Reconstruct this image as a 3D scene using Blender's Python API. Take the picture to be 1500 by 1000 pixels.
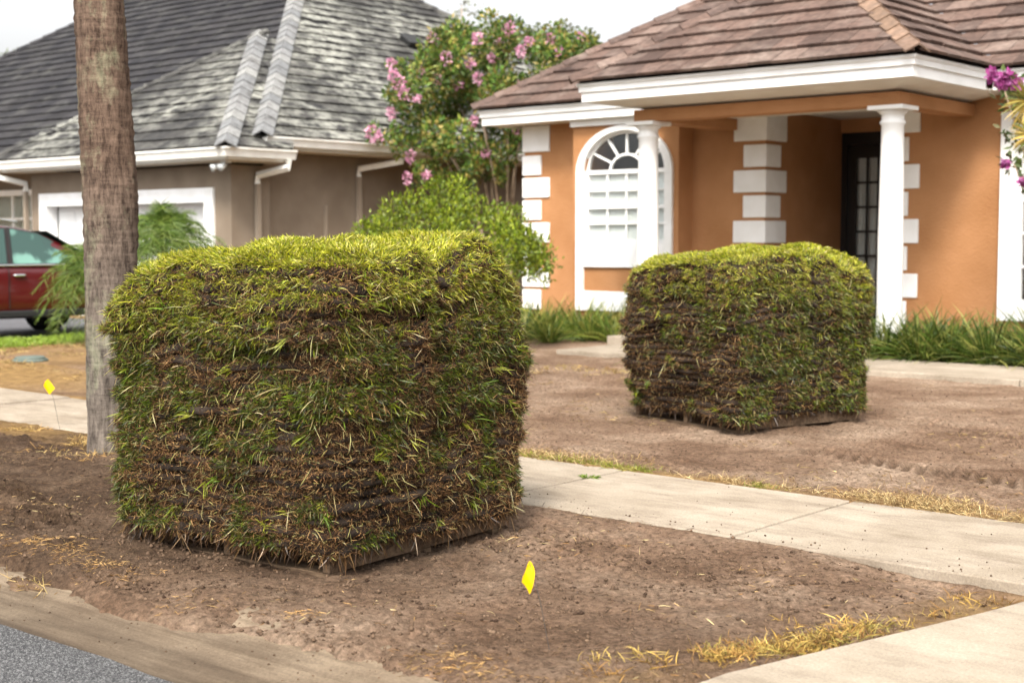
import bpy, math, random
import numpy as np
from mathutils import Vector, Matrix, Quaternion

for _o in list(bpy.data.objects):
    bpy.data.objects.remove(_o)
scene = bpy.context.scene
COL = scene.collection
R = math.radians

# ------------------------------------------------------------------ camera, sky, sun, exposure
# World: X runs along the street, Y away from the street towards the houses.
cam_data = bpy.data.cameras.new("camera")
cam = bpy.data.objects.new("camera", cam_data)
COL.objects.link(cam)
CAMZ = 1.40
cam.location = (0, 0, CAMZ)
cam.rotation_euler = (R(90 - 4.12), 0, R(41.0))
cam_data.lens = 50.0
cam_data.sensor_width = 36.0
cam_data.clip_end = 800
cam_data.dof.use_dof = True
cam_data.dof.focus_distance = 6.7
cam_data.dof.aperture_fstop = 2.8
scene.camera = cam

SUN_EL, SUN_AZ = 50.0, 150.0       # azimuth clockwise from +Y
world = bpy.data.worlds.new("World")
scene.world = world
world.use_nodes = True
wn, wl = world.node_tree.nodes, world.node_tree.links
wn.clear()
sky = wn.new("ShaderNodeTexSky")
sky.sky_type = 'NISHITA'
sky.sun_disc = False
sky.sun_elevation = R(SUN_EL)
sky.sun_rotation = R(SUN_AZ)
sky.air_density = 1.0
sky.dust_density = 6.0
sky.ozone_density = 1.0
hsv = wn.new("ShaderNodeHueSaturation")
hsv.inputs['Saturation'].default_value = 0.06
bg = wn.new("ShaderNodeBackground")
bg.inputs['Strength'].default_value = 0.125
wo = wn.new("ShaderNodeOutputWorld")
wl.new(sky.outputs[0], hsv.inputs['Color'])
wl.new(hsv.outputs[0], bg.inputs['Color'])
wl.new(bg.outputs[0], wo.inputs['Surface'])

sun_data = bpy.data.lights.new("sun", 'SUN')
sun_data.energy = 1.5
sun_data.angle = R(11)
sun_data.color = (1.0, 0.90, 0.76)
sun = bpy.data.objects.new("sun", sun_data)
COL.objects.link(sun)
_sd = Vector((math.sin(R(SUN_AZ)) * math.cos(R(SUN_EL)), math.cos(R(SUN_AZ)) * math.cos(R(SUN_EL)), math.sin(R(SUN_EL))))
sun.rotation_euler = _sd.to_track_quat('Z', 'Y').to_euler()

vs = scene.view_settings
vs.view_transform = 'Standard'
vs.look = 'None'
vs.exposure = 1.52
vs.gamma = 1.0
vs.use_curve_mapping = False
scene.cycles.use_denoising = True
scene.cycles.max_bounces = 6
scene.cycles.transparent_max_bounces = 6

rng = np.random.default_rng(11)
random.seed(11)

# ------------------------------------------------------------------ projection helpers (for sorting by what is in view)
FWD = np.array([-math.sin(R(41)), math.cos(R(41)), 0.0])
RGT = np.array([math.cos(R(41)), math.sin(R(41)), 0.0])
def depth_of(p):
    p = np.asarray(p, float)
    return float(p @ FWD), float(p @ RGT)

# ------------------------------------------------------------------ numpy noise
def _hash(ix, iy, iz, seed):
    h = (ix * 374761393 + iy * 668265263 + iz * 2147483647 + seed * 1274126177) & 0xFFFFFFFF
    h = ((h ^ (h >> 13)) * 1274126177) & 0xFFFFFFFF
    h = (h ^ (h >> 16)) & 0xFFFFFF
    return h / float(0xFFFFFF)
def vnoise(x, y, z=None, seed=0):
    x = np.asarray(x, float); y = np.asarray(y, float)
    z = np.zeros_like(x) if z is None else np.asarray(z, float)
    ix, iy, iz = np.floor(x).astype(np.int64), np.floor(y).astype(np.int64), np.floor(z).astype(np.int64)
    fx, fy, fz = x - ix, y - iy, z - iz
    fx, fy, fz = [f * f * (3 - 2 * f) for f in (fx, fy, fz)]
    out = 0
    for dx in (0, 1):
        for dy in (0, 1):
            for dz in (0, 1):
                w = (fx if dx else 1 - fx) * (fy if dy else 1 - fy) * (fz if dz else 1 - fz)
                out = out + w * _hash(ix + dx, iy + dy, iz + dz, seed)
    return out
def fbm(x, y, z=None, oct=4, seed=0):
    s, a, t = 0, 0.5, 0
    for k in range(oct):
        f = 2 ** k
        s = s + a * vnoise(x * f, y * f, None if z is None else z * f, seed + k)
        t += a; a *= 0.5
    return s / t
def nrm(v):
    return v / (np.linalg.norm(v, axis=-1, keepdims=True) + 1e-9)

# ------------------------------------------------------------------ scene graph helpers
def tag(o, label=None, cat=None, group=None, kind=None):
    if label: o['label'] = label
    if cat: o['category'] = cat
    if group: o['group'] = group
    if kind: o['kind'] = kind
    return o
def adopt(o, parent):
    """parent o (made in world coordinates) to a thing or part."""
    if parent is not None:
        o.parent = parent
        o.matrix_parent_inverse = WM[parent.name].inverted()
WM = {}
def thing(name, label, cat, loc=(0, 0, 0), group=None, rz=0.0):
    o = bpy.data.objects.new(name, None)
    COL.objects.link(o)
    o.location = loc
    o.rotation_euler = (0, 0, rz)
    o.empty_display_size = 0.2
    WM[o.name] = Matrix.Translation(loc) @ Matrix.Rotation(rz, 4, 'Z')
    return tag(o, label, cat, group)
def link(name, me, parent=None, local=False):
    o = bpy.data.objects.new(name, me)
    COL.objects.link(o)
    if parent is not None:
        o.parent = parent
        if not local:
            o.matrix_parent_inverse = WM[parent.name].inverted()
            WM[o.name] = Matrix.Identity(4)
        else:
            WM[o.name] = WM[parent.name].copy()
    else:
        WM[o.name] = Matrix.Identity(4)
    return o
def copy_tree(o, loc, rz=0.0, sc=1.0, label=None):
    c = o.copy(); COL.objects.link(c)
    c.location = loc; c.rotation_euler = (0, 0, rz); c.scale = (sc, sc, sc)
    if label: c['label'] = label
    for ch in o.children:
        d = ch.copy(); COL.objects.link(d); d.parent = c
        for g in ch.children:
            e = g.copy(); COL.objects.link(e); e.parent = d
    return c

class MB:
    def __init__(s): s.v, s.f = [], []
    def add(s, vs_, fs):
        n = len(s.v); s.v += [tuple(p) for p in vs_]; s.f += [tuple(i + n for i in f) for f in fs]; return s
    def box(s, x0, x1, y0, y1, z0, z1):
        return s.add([(x0, y0, z0), (x1, y0, z0), (x1, y1, z0), (x0, y1, z0), (x0, y0, z1), (x1, y0, z1), (x1, y1, z1), (x0, y1, z1)],
                     [(0, 3, 2, 1), (4, 5, 6, 7), (0, 1, 5, 4), (1, 2, 6, 5), (2, 3, 7, 6), (3, 0, 4, 7)])
    def prism(s, poly, fn0, fn1):
        """poly list of 2d; fn0/fn1 map to 3d bottom/top."""
        n = len(poly)
        return s.add([fn0(*p) for p in poly] + [fn1(*p) for p in poly],
                     [tuple(range(n - 1, -1, -1)), tuple(range(n, 2 * n))] + [(i, (i + 1) % n, n + (i + 1) % n, n + i) for i in range(n)])
    def tube(s, pts, rad, n=8, caps=True, square=False):
        pts = [Vector(p) for p in pts]
        if not hasattr(rad, '__len__'): rad = [rad] * len(pts)
        ref = None; rings = []
        for i, p in enumerate(pts):
            d = (pts[min(i + 1, len(pts) - 1)] - pts[max(i - 1, 0)]).normalized()
            if ref is None: ref = Vector((1, 0, 0)) if abs(d.x) < .8 else Vector((0, 1, 0))
            u = (ref - d * ref.dot(d)).normalized(); w = d.cross(u); ref = u
            ph = math.pi / 4 if square else 0
            rings.append([p + (u * math.cos(2 * math.pi * k / n + ph) + w * math.sin(2 * math.pi * k / n + ph)) * rad[i] for k in range(n)])
        base = len(s.v)
        for r in rings: s.v += [tuple(q) for q in r]
        for i in range(len(rings) - 1):
            for k in range(n):
                a = base + i * n + k; b = base + i * n + (k + 1) % n
                s.f.append((a, b, b + n, a + n))
        if caps:
            s.f.append(tuple(base + k for k in range(n - 1, -1, -1)))
            s.f.append(tuple(base + (len(rings) - 1) * n + k for k in range(n)))
        return s
    def lathe(s, prof, c, n=24, axis='Z'):
        base = len(s.v)
        for r, h in prof:
            for k in range(n):
                a = 2 * math.pi * k / n
                if axis == 'Z': s.v.append((c[0] + r * math.cos(a), c[1] + r * math.sin(a), c[2] + h))
                else: s.v.append((c[0] + h, c[1] + r * math.cos(a), c[2] + r * math.sin(a)))
        for i in range(len(prof) - 1):
            for k in range(n):
                a = base + i * n + k; b = base + i * n + (k + 1) % n
                s.f.append((a, b, b + n, a + n))
        s.f.append(tuple(base + k for k in range(n - 1, -1, -1)))
        s.f.append(tuple(base + (len(prof) - 1) * n + k for k in range(n)))
        return s
    def sweep(s, path, prof, caps=True):
        """sweep closed profile [(outward, z)] along 2d path; outward is to the right of the direction of travel."""
        n, m = len(path), len(prof); base = len(s.v)
        for i in range(n):
            p = Vector(path[i])
            d0 = (p - Vector(path[i - 1])).normalized() if i else None
            d1 = (Vector(path[i + 1]) - p).normalized() if i < n - 1 else None
            n0 = Vector((d0.y, -d0.x)) if d0 else None; n1 = Vector((d1.y, -d1.x)) if d1 else None
            if n0 is None: q = n1
            elif n1 is None: q = n0
            else:
                q = (n0 + n1); q = q / q.dot(n0)
            for o, z in prof: s.v.append((p.x + q.x * o, p.y + q.y * o, z))
        for i in range(n - 1):
            for k in range(m):
                a = base + i * m + k; b = base + i * m + (k + 1) % m
                s.f.append((a, a + m, b + m, b))
        if caps:
            s.f.append(tuple(base + k for k in range(m))); s.f.append(tuple(base + (n - 1) * m + k for k in range(m - 1, -1, -1)))
        return s
    def mesh(s, name, mat, smooth=False):
        me = bpy.data.meshes.new(name); me.from_pydata(s.v, [], s.f); me.validate()
        if mat: me.materials.append(mat)
        if smooth: me.polygons.foreach_set('use_smooth', [True] * len(me.polygons))
        me.update(); return me
    def build(s, name, mat, parent=None, smooth=False, bevel=0, local=False):
        o = link(name, s.mesh(name, mat, smooth), parent, local)
        if bevel:
            b = o.modifiers.new('bevel', 'BEVEL'); b.width = bevel; b.segments = 2; b.limit_method = 'ANGLE'
        return o

# ------------------------------------------------------------------ materials
def nt_new(name):
    m = bpy.data.materials.new(name); m.use_nodes = True
    n = m.node_tree.nodes; n.clear()
    return m, n, m.node_tree.links
def simple(name, col, rough=0.6, col2=None, scale=6.0, detail=6, bump=0.0, bscale=60.0, spec=0.4, metal=0.0, stretch=None, contrast=(0.35, 0.65), coat=0.0):
    m, n, l = nt_new(name)
    out = n.new('ShaderNodeOutputMaterial'); p = n.new('ShaderNodeBsdfPrincipled')
    l.new(p.outputs[0], out.inputs[0])
    p.inputs['Roughness'].default_value = rough; p.inputs['Metallic'].default_value = metal
    p.inputs['Specular IOR Level'].default_value = spec; p.inputs['Base Color'].default_value = (*col, 1)
    p.inputs['Coat Weight'].default_value = coat
    tc = n.new('ShaderNodeTexCoord'); mp = n.new('ShaderNodeMapping'); l.new(tc.outputs['Object'], mp.inputs[0])
    if stretch: mp.inputs['Scale'].default_value = stretch
    if col2 is not None:
        t = n.new('ShaderNodeTexNoise'); t.inputs['Scale'].default_value = scale; t.inputs['Detail'].default_value = detail
        l.new(mp.outputs[0], t.inputs['Vector'])
        r = n.new('ShaderNodeValToRGB'); r.color_ramp.elements[0].position = contrast[0]; r.color_ramp.elements[1].position = contrast[1]
        r.color_ramp.elements[0].color = (*col, 1); r.color_ramp.elements[1].color = (*col2, 1)
        l.new(t.outputs['Fac'], r.inputs[0]); l.new(r.outputs[0], p.inputs['Base Color'])
    if bump:
        t2 = n.new('ShaderNodeTexNoise'); t2.inputs['Scale'].default_value = bscale; t2.inputs['Detail'].default_value = 6
        l.new(mp.outputs[0], t2.inputs['Vector'])
        b = n.new('ShaderNodeBump'); b.inputs['Strength'].default_value = bump; b.inputs['Distance'].default_value = 0.01
        l.new(t2.outputs['Fac'], b.inputs['Height']); l.new(b.outputs[0], p.inputs['Normal'])
    return m
def blade_mat(name, trans=0.25, rough=0.5, spec=0.3):
    m, n, l = nt_new(name)
    out = n.new('ShaderNodeOutputMaterial'); p = n.new('ShaderNodeBsdfPrincipled')
    a = n.new('ShaderNodeAttribute'); a.attribute_name = 'col'
    p.inputs['Roughness'].default_value = rough; p.inputs['Specular IOR Level'].default_value = spec
    l.new(a.outputs['Color'], p.inputs['Base Color'])
    if trans > 0:
        t = n.new('ShaderNodeBsdfTranslucent'); mx = n.new('ShaderNodeMixShader'); mx.inputs[0].default_value = trans
        l.new(a.outputs['Color'], t.inputs['Color']); l.new(p.outputs[0], mx.inputs[1]); l.new(t.outputs[0], mx.inputs[2])
        l.new(mx.outputs[0], out.inputs[0])
    else:
        l.new(p.outputs[0], out.inputs[0])
    return m
def glass_mat(name, tint=(0.95, 0.97, 0.97), mixf=0.5, rough=0.02):
    """thin window pane: part mirror, part clear."""
    m, n, l = nt_new(name)
    out = n.new('ShaderNodeOutputMaterial'); g = n.new('ShaderNodeBsdfGlossy'); t = n.new('ShaderNodeBsdfTransparent')
    g.inputs['Roughness'].default_value = rough; t.inputs['Color'].default_value = (*tint, 1)
    fr = n.new('ShaderNodeLayerWeight'); pw = n.new('ShaderNodeMath'); pw.operation = 'POWER'; pw.inputs[1].default_value = 4.0
    md = n.new('ShaderNodeMath'); md.operation = 'MULTIPLY_ADD'; md.inputs[1].default_value = 0.8; md.inputs[2].default_value = 0.09
    mx = n.new('ShaderNodeMixShader')
    l.new(fr.outputs['Facing'], pw.inputs[0]); l.new(pw.outputs[0], md.inputs[0]); l.new(md.outputs[0], mx.inputs[0]); l.new(t.outputs[0], mx.inputs[1]); l.new(g.outputs[0], mx.inputs[2])
    l.new(mx.outputs[0], out.inputs[0])
    return m
def tile_mat(name, cols, streak, streak_col, streak_scale, rough=0.75, streak_lo=0.5, streak_hi=0.7, stretch=(1, 1, 1), gate=0.0):
    """per-tile tint (object random, or attribute tint for joined tiles) + weathering stains."""
    m, n, l = nt_new(name)
    out = n.new('ShaderNodeOutputMaterial'); p = n.new('ShaderNodeBsdfPrincipled'); l.new(p.outputs[0], out.inputs[0])
    p.inputs['Roughness'].default_value = rough; p.inputs['Specular IOR Level'].default_value = 0.3
    a = n.new('ShaderNodeAttribute'); a.attribute_name = 'tint'
    oi = n.new('ShaderNodeObjectInfo')
    gt = n.new('ShaderNodeMath'); gt.operation = 'GREATER_THAN'; gt.inputs[1].default_value = 0.01; l.new(a.outputs['Fac'], gt.inputs[0])
    mx = n.new('ShaderNodeMix'); mx.data_type = 'FLOAT'
    l.new(gt.outputs[0], mx.inputs[0]); l.new(oi.outputs['Random'], mx.inputs[2]); l.new(a.outputs['Fac'], mx.inputs[3])
    r = n.new('ShaderNodeValToRGB'); el = r.color_ramp.elements
    el[0].color = (*cols[0], 1); el[1].color = (*cols[-1], 1)
    for i, c in enumerate(cols[1:-1]):
        e = el.new((i + 1) / (len(cols) - 1)); e.color = (*c, 1)
    l.new(mx.outputs[0], r.inputs[0])
    geo = n.new('ShaderNodeNewGeometry')
    mp = n.new('ShaderNodeMapping'); mp.inputs['Scale'].default_value = stretch; l.new(geo.outputs['Position'], mp.inputs[0])
    t = n.new('ShaderNodeTexNoise'); t.inputs['Scale'].default_value = streak_scale; t.inputs['Detail'].default_value = 7; t.inputs['Roughness'].default_value = 0.65
    l.new(mp.outputs[0], t.inputs['Vector'])
    rr = n.new('ShaderNodeMapRange'); rr.inputs[1].default_value = streak_lo; rr.inputs[2].default_value = streak_hi
    rr.inputs[3].default_value = 0; rr.inputs[4].default_value = streak; l.new(t.outputs['Fac'], rr.inputs[0])
    src = rr.outputs[0]
    if gate:
        tg = n.new('ShaderNodeTexNoise'); tg.inputs['Scale'].default_value = gate; tg.inputs['Detail'].default_value = 3; l.new(geo.outputs['Position'], tg.inputs['Vector'])
        gr_ = n.new('ShaderNodeMapRange'); gr_.inputs[1].default_value = .38; gr_.inputs[2].default_value = .60; gr_.inputs[3].default_value = .10; l.new(tg.outputs['Fac'], gr_.inputs[0])
        gm_ = n.new('ShaderNodeMath'); gm_.operation = 'MULTIPLY'; l.new(src, gm_.inputs[0]); l.new(gr_.outputs[0], gm_.inputs[1]); src = gm_.outputs[0]
    mc = n.new('ShaderNodeMix'); mc.data_type = 'RGBA'; l.new(src, mc.inputs[0]); l.new(r.outputs[0], mc.inputs[6])
    mc.inputs[7].default_value = (*streak_col, 1)
    t2 = n.new('ShaderNodeTexNoise'); t2.inputs['Scale'].default_value = 14; t2.inputs['Detail'].default_value = 5; l.new(geo.outputs['Position'], t2.inputs['Vector'])
    mr = n.new('ShaderNodeMapRange'); mr.inputs[1].default_value = .3; mr.inputs[2].default_value = .7; mr.inputs[3].default_value = .7; mr.inputs[4].default_value = 1.25
    l.new(t2.outputs['Fac'], mr.inputs[0])
    mm = n.new('ShaderNodeMix'); mm.data_type = 'RGBA'; mm.blend_type = 'MULTIPLY'; mm.inputs[0].default_value = 1
    l.new(mc.outputs[2], mm.inputs[6]); l.new(mr.outputs[0], mm.inputs[7]); l.new(mm.outputs[2], p.inputs['Base Color'])
    return m

def dirt_mat():
    m, n, l = nt_new('dirt')
    out = n.new('ShaderNodeOutputMaterial'); p = n.new('ShaderNodeBsdfPrincipled'); l.new(p.outputs[0], out.inputs[0])
    p.inputs['Roughness'].default_value = 0.95; p.inputs['Specular IOR Level'].default_value = 0.1
    geo = n.new('ShaderNodeNewGeometry')
    def noise(s, d=6, rgh=0.6):
        t = n.new('ShaderNodeTexNoise'); t.inputs['Scale'].default_value = s; t.inputs['Detail'].default_value = d; t.inputs['Roughness'].default_value = rgh
        l.new(geo.outputs['Position'], t.inputs['Vector']); return t
    def ramp(src, stops):
        r = n.new('ShaderNodeValToRGB'); el = r.color_ramp.elements
        el[0].position, el[0].color = stops[0][0], (*stops[0][1], 1); el[1].position, el[1].color = stops[-1][0], (*stops[-1][1], 1)
        for q, c in stops[1:-1]:
            e = el.new(q); e.color = (*c, 1)
        l.new(src, r.inputs[0]); return r
    big = ramp(noise(1.1, 8, 0.65).outputs['Fac'], [(0.32, (0.125, 0.074, 0.046)), (0.48, (0.215, 0.140, 0.094)), (0.66, (0.33, 0.24, 0.172))])
    damp_and_shade = ramp(noise(3.0, 8, 0.7).outputs['Fac'], [(0.3, (0.035, 0.021, 0.013)), (0.52, (0.082, 0.052, 0.033)), (0.7, (0.16, 0.108, 0.07))])
    a = n.new('ShaderNodeAttribute'); a.attribute_name = 'damp_and_shade'
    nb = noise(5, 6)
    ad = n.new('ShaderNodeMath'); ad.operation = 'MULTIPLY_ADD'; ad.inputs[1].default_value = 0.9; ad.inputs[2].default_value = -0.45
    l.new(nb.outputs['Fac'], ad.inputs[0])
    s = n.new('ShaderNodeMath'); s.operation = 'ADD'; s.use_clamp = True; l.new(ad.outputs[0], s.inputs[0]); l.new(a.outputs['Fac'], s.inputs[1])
    mx = n.new('ShaderNodeMix'); mx.data_type = 'RGBA'; l.new(s.outputs[0], mx.inputs[0]); l.new(big.outputs[0], mx.inputs[6]); l.new(damp_and_shade.outputs[0], mx.inputs[7])
    # grains: dark crumbs and pale sand grains
    g = noise(34, 9, 0.82)
    mr = n.new('ShaderNodeMapRange'); mr.inputs[1].default_value = .36; mr.inputs[2].default_value = .64; mr.inputs[3].default_value = .35; mr.inputs[4].default_value = 1.6
    l.new(g.outputs['Fac'], mr.inputs[0])
    mm = n.new('ShaderNodeMix'); mm.data_type = 'RGBA'; mm.blend_type = 'MULTIPLY'; mm.inputs[0].default_value = 1
    l.new(mx.outputs[2], mm.inputs[6]); l.new(mr.outputs[0], mm.inputs[7])
    # worn green or dead-grass lawn tint by attribute
    a2 = n.new('ShaderNodeAttribute'); a2.attribute_name = 'straw'
    st = ramp(noise(9, 6).outputs['Fac'], [(0.3, (0.16, 0.09, 0.035)), (0.7, (0.36, 0.23, 0.09))])
    m2 = n.new('ShaderNodeMix'); m2.data_type = 'RGBA'; l.new(a2.outputs['Fac'], m2.inputs[0]); l.new(mm.outputs[2], m2.inputs[6]); l.new(st.outputs[0], m2.inputs[7])
    l.new(m2.outputs[2], p.inputs['Base Color'])
    b = n.new('ShaderNodeBump'); b.inputs['Strength'].default_value = 1.0; b.inputs['Distance'].default_value = 0.028
    hn = noise(45, 8, 0.75); l.new(hn.outputs['Fac'], b.inputs['Height']); l.new(b.outputs[0], p.inputs['Normal'])
    return m

def concrete_mat(name, c0, c1, stain, dirt_amt=0.5, obj_var=True, sc=(0.5, 1.6, 1), smear=False):
    m, n, l = nt_new(name)
    out = n.new('ShaderNodeOutputMaterial'); p = n.new('ShaderNodeBsdfPrincipled'); l.new(p.outputs[0], out.inputs[0])
    p.inputs['Roughness'].default_value = 0.9; p.inputs['Specular IOR Level'].default_value = 0.15
    geo = n.new('ShaderNodeNewGeometry')
    def noise(s, d=6, rgh=0.6, sc=None):
        t = n.new('ShaderNodeTexNoise'); t.inputs['Scale'].default_value = s; t.inputs['Detail'].default_value = d; t.inputs['Roughness'].default_value = rgh
        if sc:
            mp = n.new('ShaderNodeMapping'); mp.inputs['Scale'].default_value = sc; l.new(geo.outputs['Position'], mp.inputs[0]); l.new(mp.outputs[0], t.inputs['Vector'])
        else: l.new(geo.outputs['Position'], t.inputs['Vector'])
        return t
    r = n.new('ShaderNodeValToRGB'); r.color_ramp.elements[0].position = .32; r.color_ramp.elements[1].position = .68
    r.color_ramp.elements[0].color = (*c0, 1); r.color_ramp.elements[1].color = (*c1, 1); l.new(noise(1.6, 8, 0.7).outputs['Fac'], r.inputs[0])
    s = noise(3.2, 9, 0.72, sc); mr = n.new('ShaderNodeMapRange'); mr.inputs[1].default_value = .46; mr.inputs[2].default_value = .72; mr.inputs[3].default_value = 0; mr.inputs[4].default_value = dirt_amt
    l.new(s.outputs['Fac'], mr.inputs[0])
    mx = n.new('ShaderNodeMix'); mx.data_type = 'RGBA'; l.new(mr.outputs[0], mx.inputs[0]); l.new(r.outputs[0], mx.inputs[6]); mx.inputs[7].default_value = (*stain, 1)
    if smear:   # tyre-smeared dirt lying in the flow line of the gutter
        sp = n.new('ShaderNodeSeparateXYZ'); l.new(geo.outputs['Position'], sp.inputs[0])
        f1 = n.new('ShaderNodeMapRange'); f1.inputs[1].default_value = 2.75; f1.inputs[2].default_value = 3.3; f1.inputs[3].default_value = .95; f1.inputs[4].default_value = .0; l.new(sp.outputs[1], f1.inputs[0])
        n2 = noise(2.6, 9, .75, (.3, 2.5, 1)); f2 = n.new('ShaderNodeMath'); f2.operation = 'MULTIPLY_ADD'; f2.inputs[1].default_value = 2.2; f2.inputs[2].default_value = -1.1; l.new(n2.outputs['Fac'], f2.inputs[0])
        f3 = n.new('ShaderNodeMath'); f3.operation = 'ADD'; f3.use_clamp = True; l.new(f1.outputs[0], f3.inputs[0]); l.new(f2.outputs[0], f3.inputs[1])
        f4 = n.new('ShaderNodeMath'); f4.operation = 'MULTIPLY'; f4.inputs[1].default_value = .85; l.new(f3.outputs[0], f4.inputs[0])
        m5 = n.new('ShaderNodeMix'); m5.data_type = 'RGBA'; l.new(f4.outputs[0], m5.inputs[0]); l.new(mx.outputs[2], m5.inputs[6]); m5.inputs[7].default_value = (.055, .04, .028, 1); mx = m5
    g = noise(90, 6, 0.8); gr = n.new('ShaderNodeMapRange'); gr.inputs[1].default_value = .3; gr.inputs[2].default_value = .7; gr.inputs[3].default_value = .68; gr.inputs[4].default_value = 1.3
    l.new(g.outputs['Fac'], gr.inputs[0])
    mm = n.new('ShaderNodeMix'); mm.data_type = 'RGBA'; mm.blend_type = 'MULTIPLY'; mm.inputs[0].default_value = 1
    l.new(mx.outputs[2], mm.inputs[6]); l.new(gr.outputs[0], mm.inputs[7])
    last = mm.outputs[2]
    if obj_var:
        oi = n.new('ShaderNodeObjectInfo'); vr = n.new('ShaderNodeMapRange'); vr.inputs[3].default_value = .88; vr.inputs[4].default_value = 1.06; l.new(oi.outputs['Random'], vr.inputs[0])
        m3 = n.new('ShaderNodeMix'); m3.data_type = 'RGBA'; m3.blend_type = 'MULTIPLY'; m3.inputs[0].default_value = 1
        l.new(last, m3.inputs[6]); l.new(vr.outputs[0], m3.inputs[7]); last = m3.outputs[2]
    l.new(last, p.inputs['Base Color'])
    b = n.new('ShaderNodeBump'); b.inputs['Strength'].default_value = 0.35; b.inputs['Distance'].default_value = 0.006
    l.new(noise(60, 8, .75).outputs['Fac'], b.inputs['Height']); l.new(b.outputs[0], p.inputs['Normal'])
    return m

def asphalt_mat():
    m, n, l = nt_new('asphalt')
    out = n.new('ShaderNodeOutputMaterial'); p = n.new('ShaderNodeBsdfPrincipled'); l.new(p.outputs[0], out.inputs[0])
    p.inputs['Roughness'].default_value = 0.8; p.inputs['Specular IOR Level'].default_value = 0.3
    geo = n.new('ShaderNodeNewGeometry')
    v = n.new('ShaderNodeTexVoronoi'); v.inputs['Scale'].default_value = 230; l.new(geo.outputs['Position'], v.inputs['Vector'])
    r = n.new('ShaderNodeValToRGB'); r.color_ramp.elements[0].color = (.022, .022, .024, 1); r.color_ramp.elements[1].color = (.27, .27, .27, 1)
    e = r.color_ramp.elements.new(.6); e.color = (.06, .06, .063, 1)
    sp = n.new('ShaderNodeSeparateColor'); l.new(v.outputs['Color'], sp.inputs[0]); l.new(sp.outputs[0], r.inputs[0])
    l.new(r.outputs[0], p.inputs['Base Color'])
    b = n.new('ShaderNodeBump'); b.inputs['Strength'].default_value = 0.8; b.inputs['Distance'].default_value = 0.006; b.invert = True
    l.new(v.outputs['Distance'], b.inputs['Height']); l.new(b.outputs[0], p.inputs['Normal'])
    return m

def bark_mat():
    """ringed palm trunk: vertical fibres, ring scars, lichen blotches."""
    m, n, l = nt_new('palm_bark')
    out = n.new('ShaderNodeOutputMaterial'); p = n.new('ShaderNodeBsdfPrincipled'); l.new(p.outputs[0], out.inputs[0])
    p.inputs['Roughness'].default_value = 0.95; p.inputs['Specular IOR Level'].default_value = 0.1
    geo = n.new('ShaderNodeNewGeometry')
    def noise(s, sc, d=6, rgh=.65):
        mp = n.new('ShaderNodeMapping'); mp.inputs['Scale'].default_value = sc; l.new(geo.outputs['Position'], mp.inputs[0])
        t = n.new('ShaderNodeTexNoise'); t.inputs['Scale'].default_value = s; t.inputs['Detail'].default_value = d; t.inputs['Roughness'].default_value = rgh
        l.new(mp.outputs[0], t.inputs['Vector']); return t
    fib = noise(30, (1, 1, .22), 8, .75); ring = noise(7, (.7, .7, 6), 8, .75); big = noise(2.2, (1, 1, .5), 4)
    sep = n.new('ShaderNodeSeparateXYZ'); l.new(geo.outputs['Position'], sep.inputs[0])
    hz = n.new('ShaderNodeMapRange'); hz.inputs[1].default_value = .7; hz.inputs[2].default_value = 1.9; l.new(sep.outputs[2], hz.inputs[0])
    ad = n.new('ShaderNodeMath'); ad.operation = 'MULTIPLY_ADD'; ad.inputs[1].default_value = .7; l.new(fib.outputs['Fac'], ad.inputs[0])
    h2 = n.new('ShaderNodeMath'); h2.operation = 'MULTIPLY'; h2.inputs[1].default_value = .3; l.new(ring.outputs['Fac'], h2.inputs[0]); l.new(h2.outputs[0], ad.inputs[2])
    r1 = n.new('ShaderNodeValToRGB'); el = r1.color_ramp.elements     # grey weathered base of the trunk
    el[0].position, el[0].color = .40, (.045, .036, .03, 1); el[1].position, el[1].color = .60, (.20, .168, .14, 1)
    r2 = n.new('ShaderNodeValToRGB'); el = r2.color_ramp.elements     # browner bark higher up
    el[0].position, el[0].color = .40, (.035, .022, .016, 1); el[1].position, el[1].color = .60, (.17, .115, .084, 1)
    l.new(ad.outputs[0], r1.inputs[0]); l.new(ad.outputs[0], r2.inputs[0])
    mx = n.new('ShaderNodeMix'); mx.data_type = 'RGBA'; l.new(hz.outputs[0], mx.inputs[0]); l.new(r1.outputs[0], mx.inputs[6]); l.new(r2.outputs[0], mx.inputs[7])
    lich = noise(3.2, (1, 1, .6), 8, .75); lr = n.new('ShaderNodeMapRange'); lr.inputs[1].default_value = .52; lr.inputs[2].default_value = .66; lr.inputs[3].default_value = 0; lr.inputs[4].default_value = .8
    l.new(lich.outputs['Fac'], lr.inputs[0])
    lm = n.new('ShaderNodeMath'); lm.operation = 'MULTIPLY'; l.new(lr.outputs[0], lm.inputs[0]); l.new(ring.outputs['Fac'], lm.inputs[1])
    m2 = n.new('ShaderNodeMix'); m2.data_type = 'RGBA'; l.new(lm.outputs[0], m2.inputs[0]); l.new(mx.outputs[2], m2.inputs[6]); m2.inputs[7].default_value = (.36, .38, .24, 1)
    l.new(m2.outputs[2], p.inputs['Base Color'])
    b = n.new('ShaderNodeBump'); b.inputs['Strength'].default_value = 1.0; b.inputs['Distance'].default_value = 0.02
    l.new(ad.outputs[0], b.inputs['Height']); l.new(b.outputs[0], p.inputs['Normal'])
    return m

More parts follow.
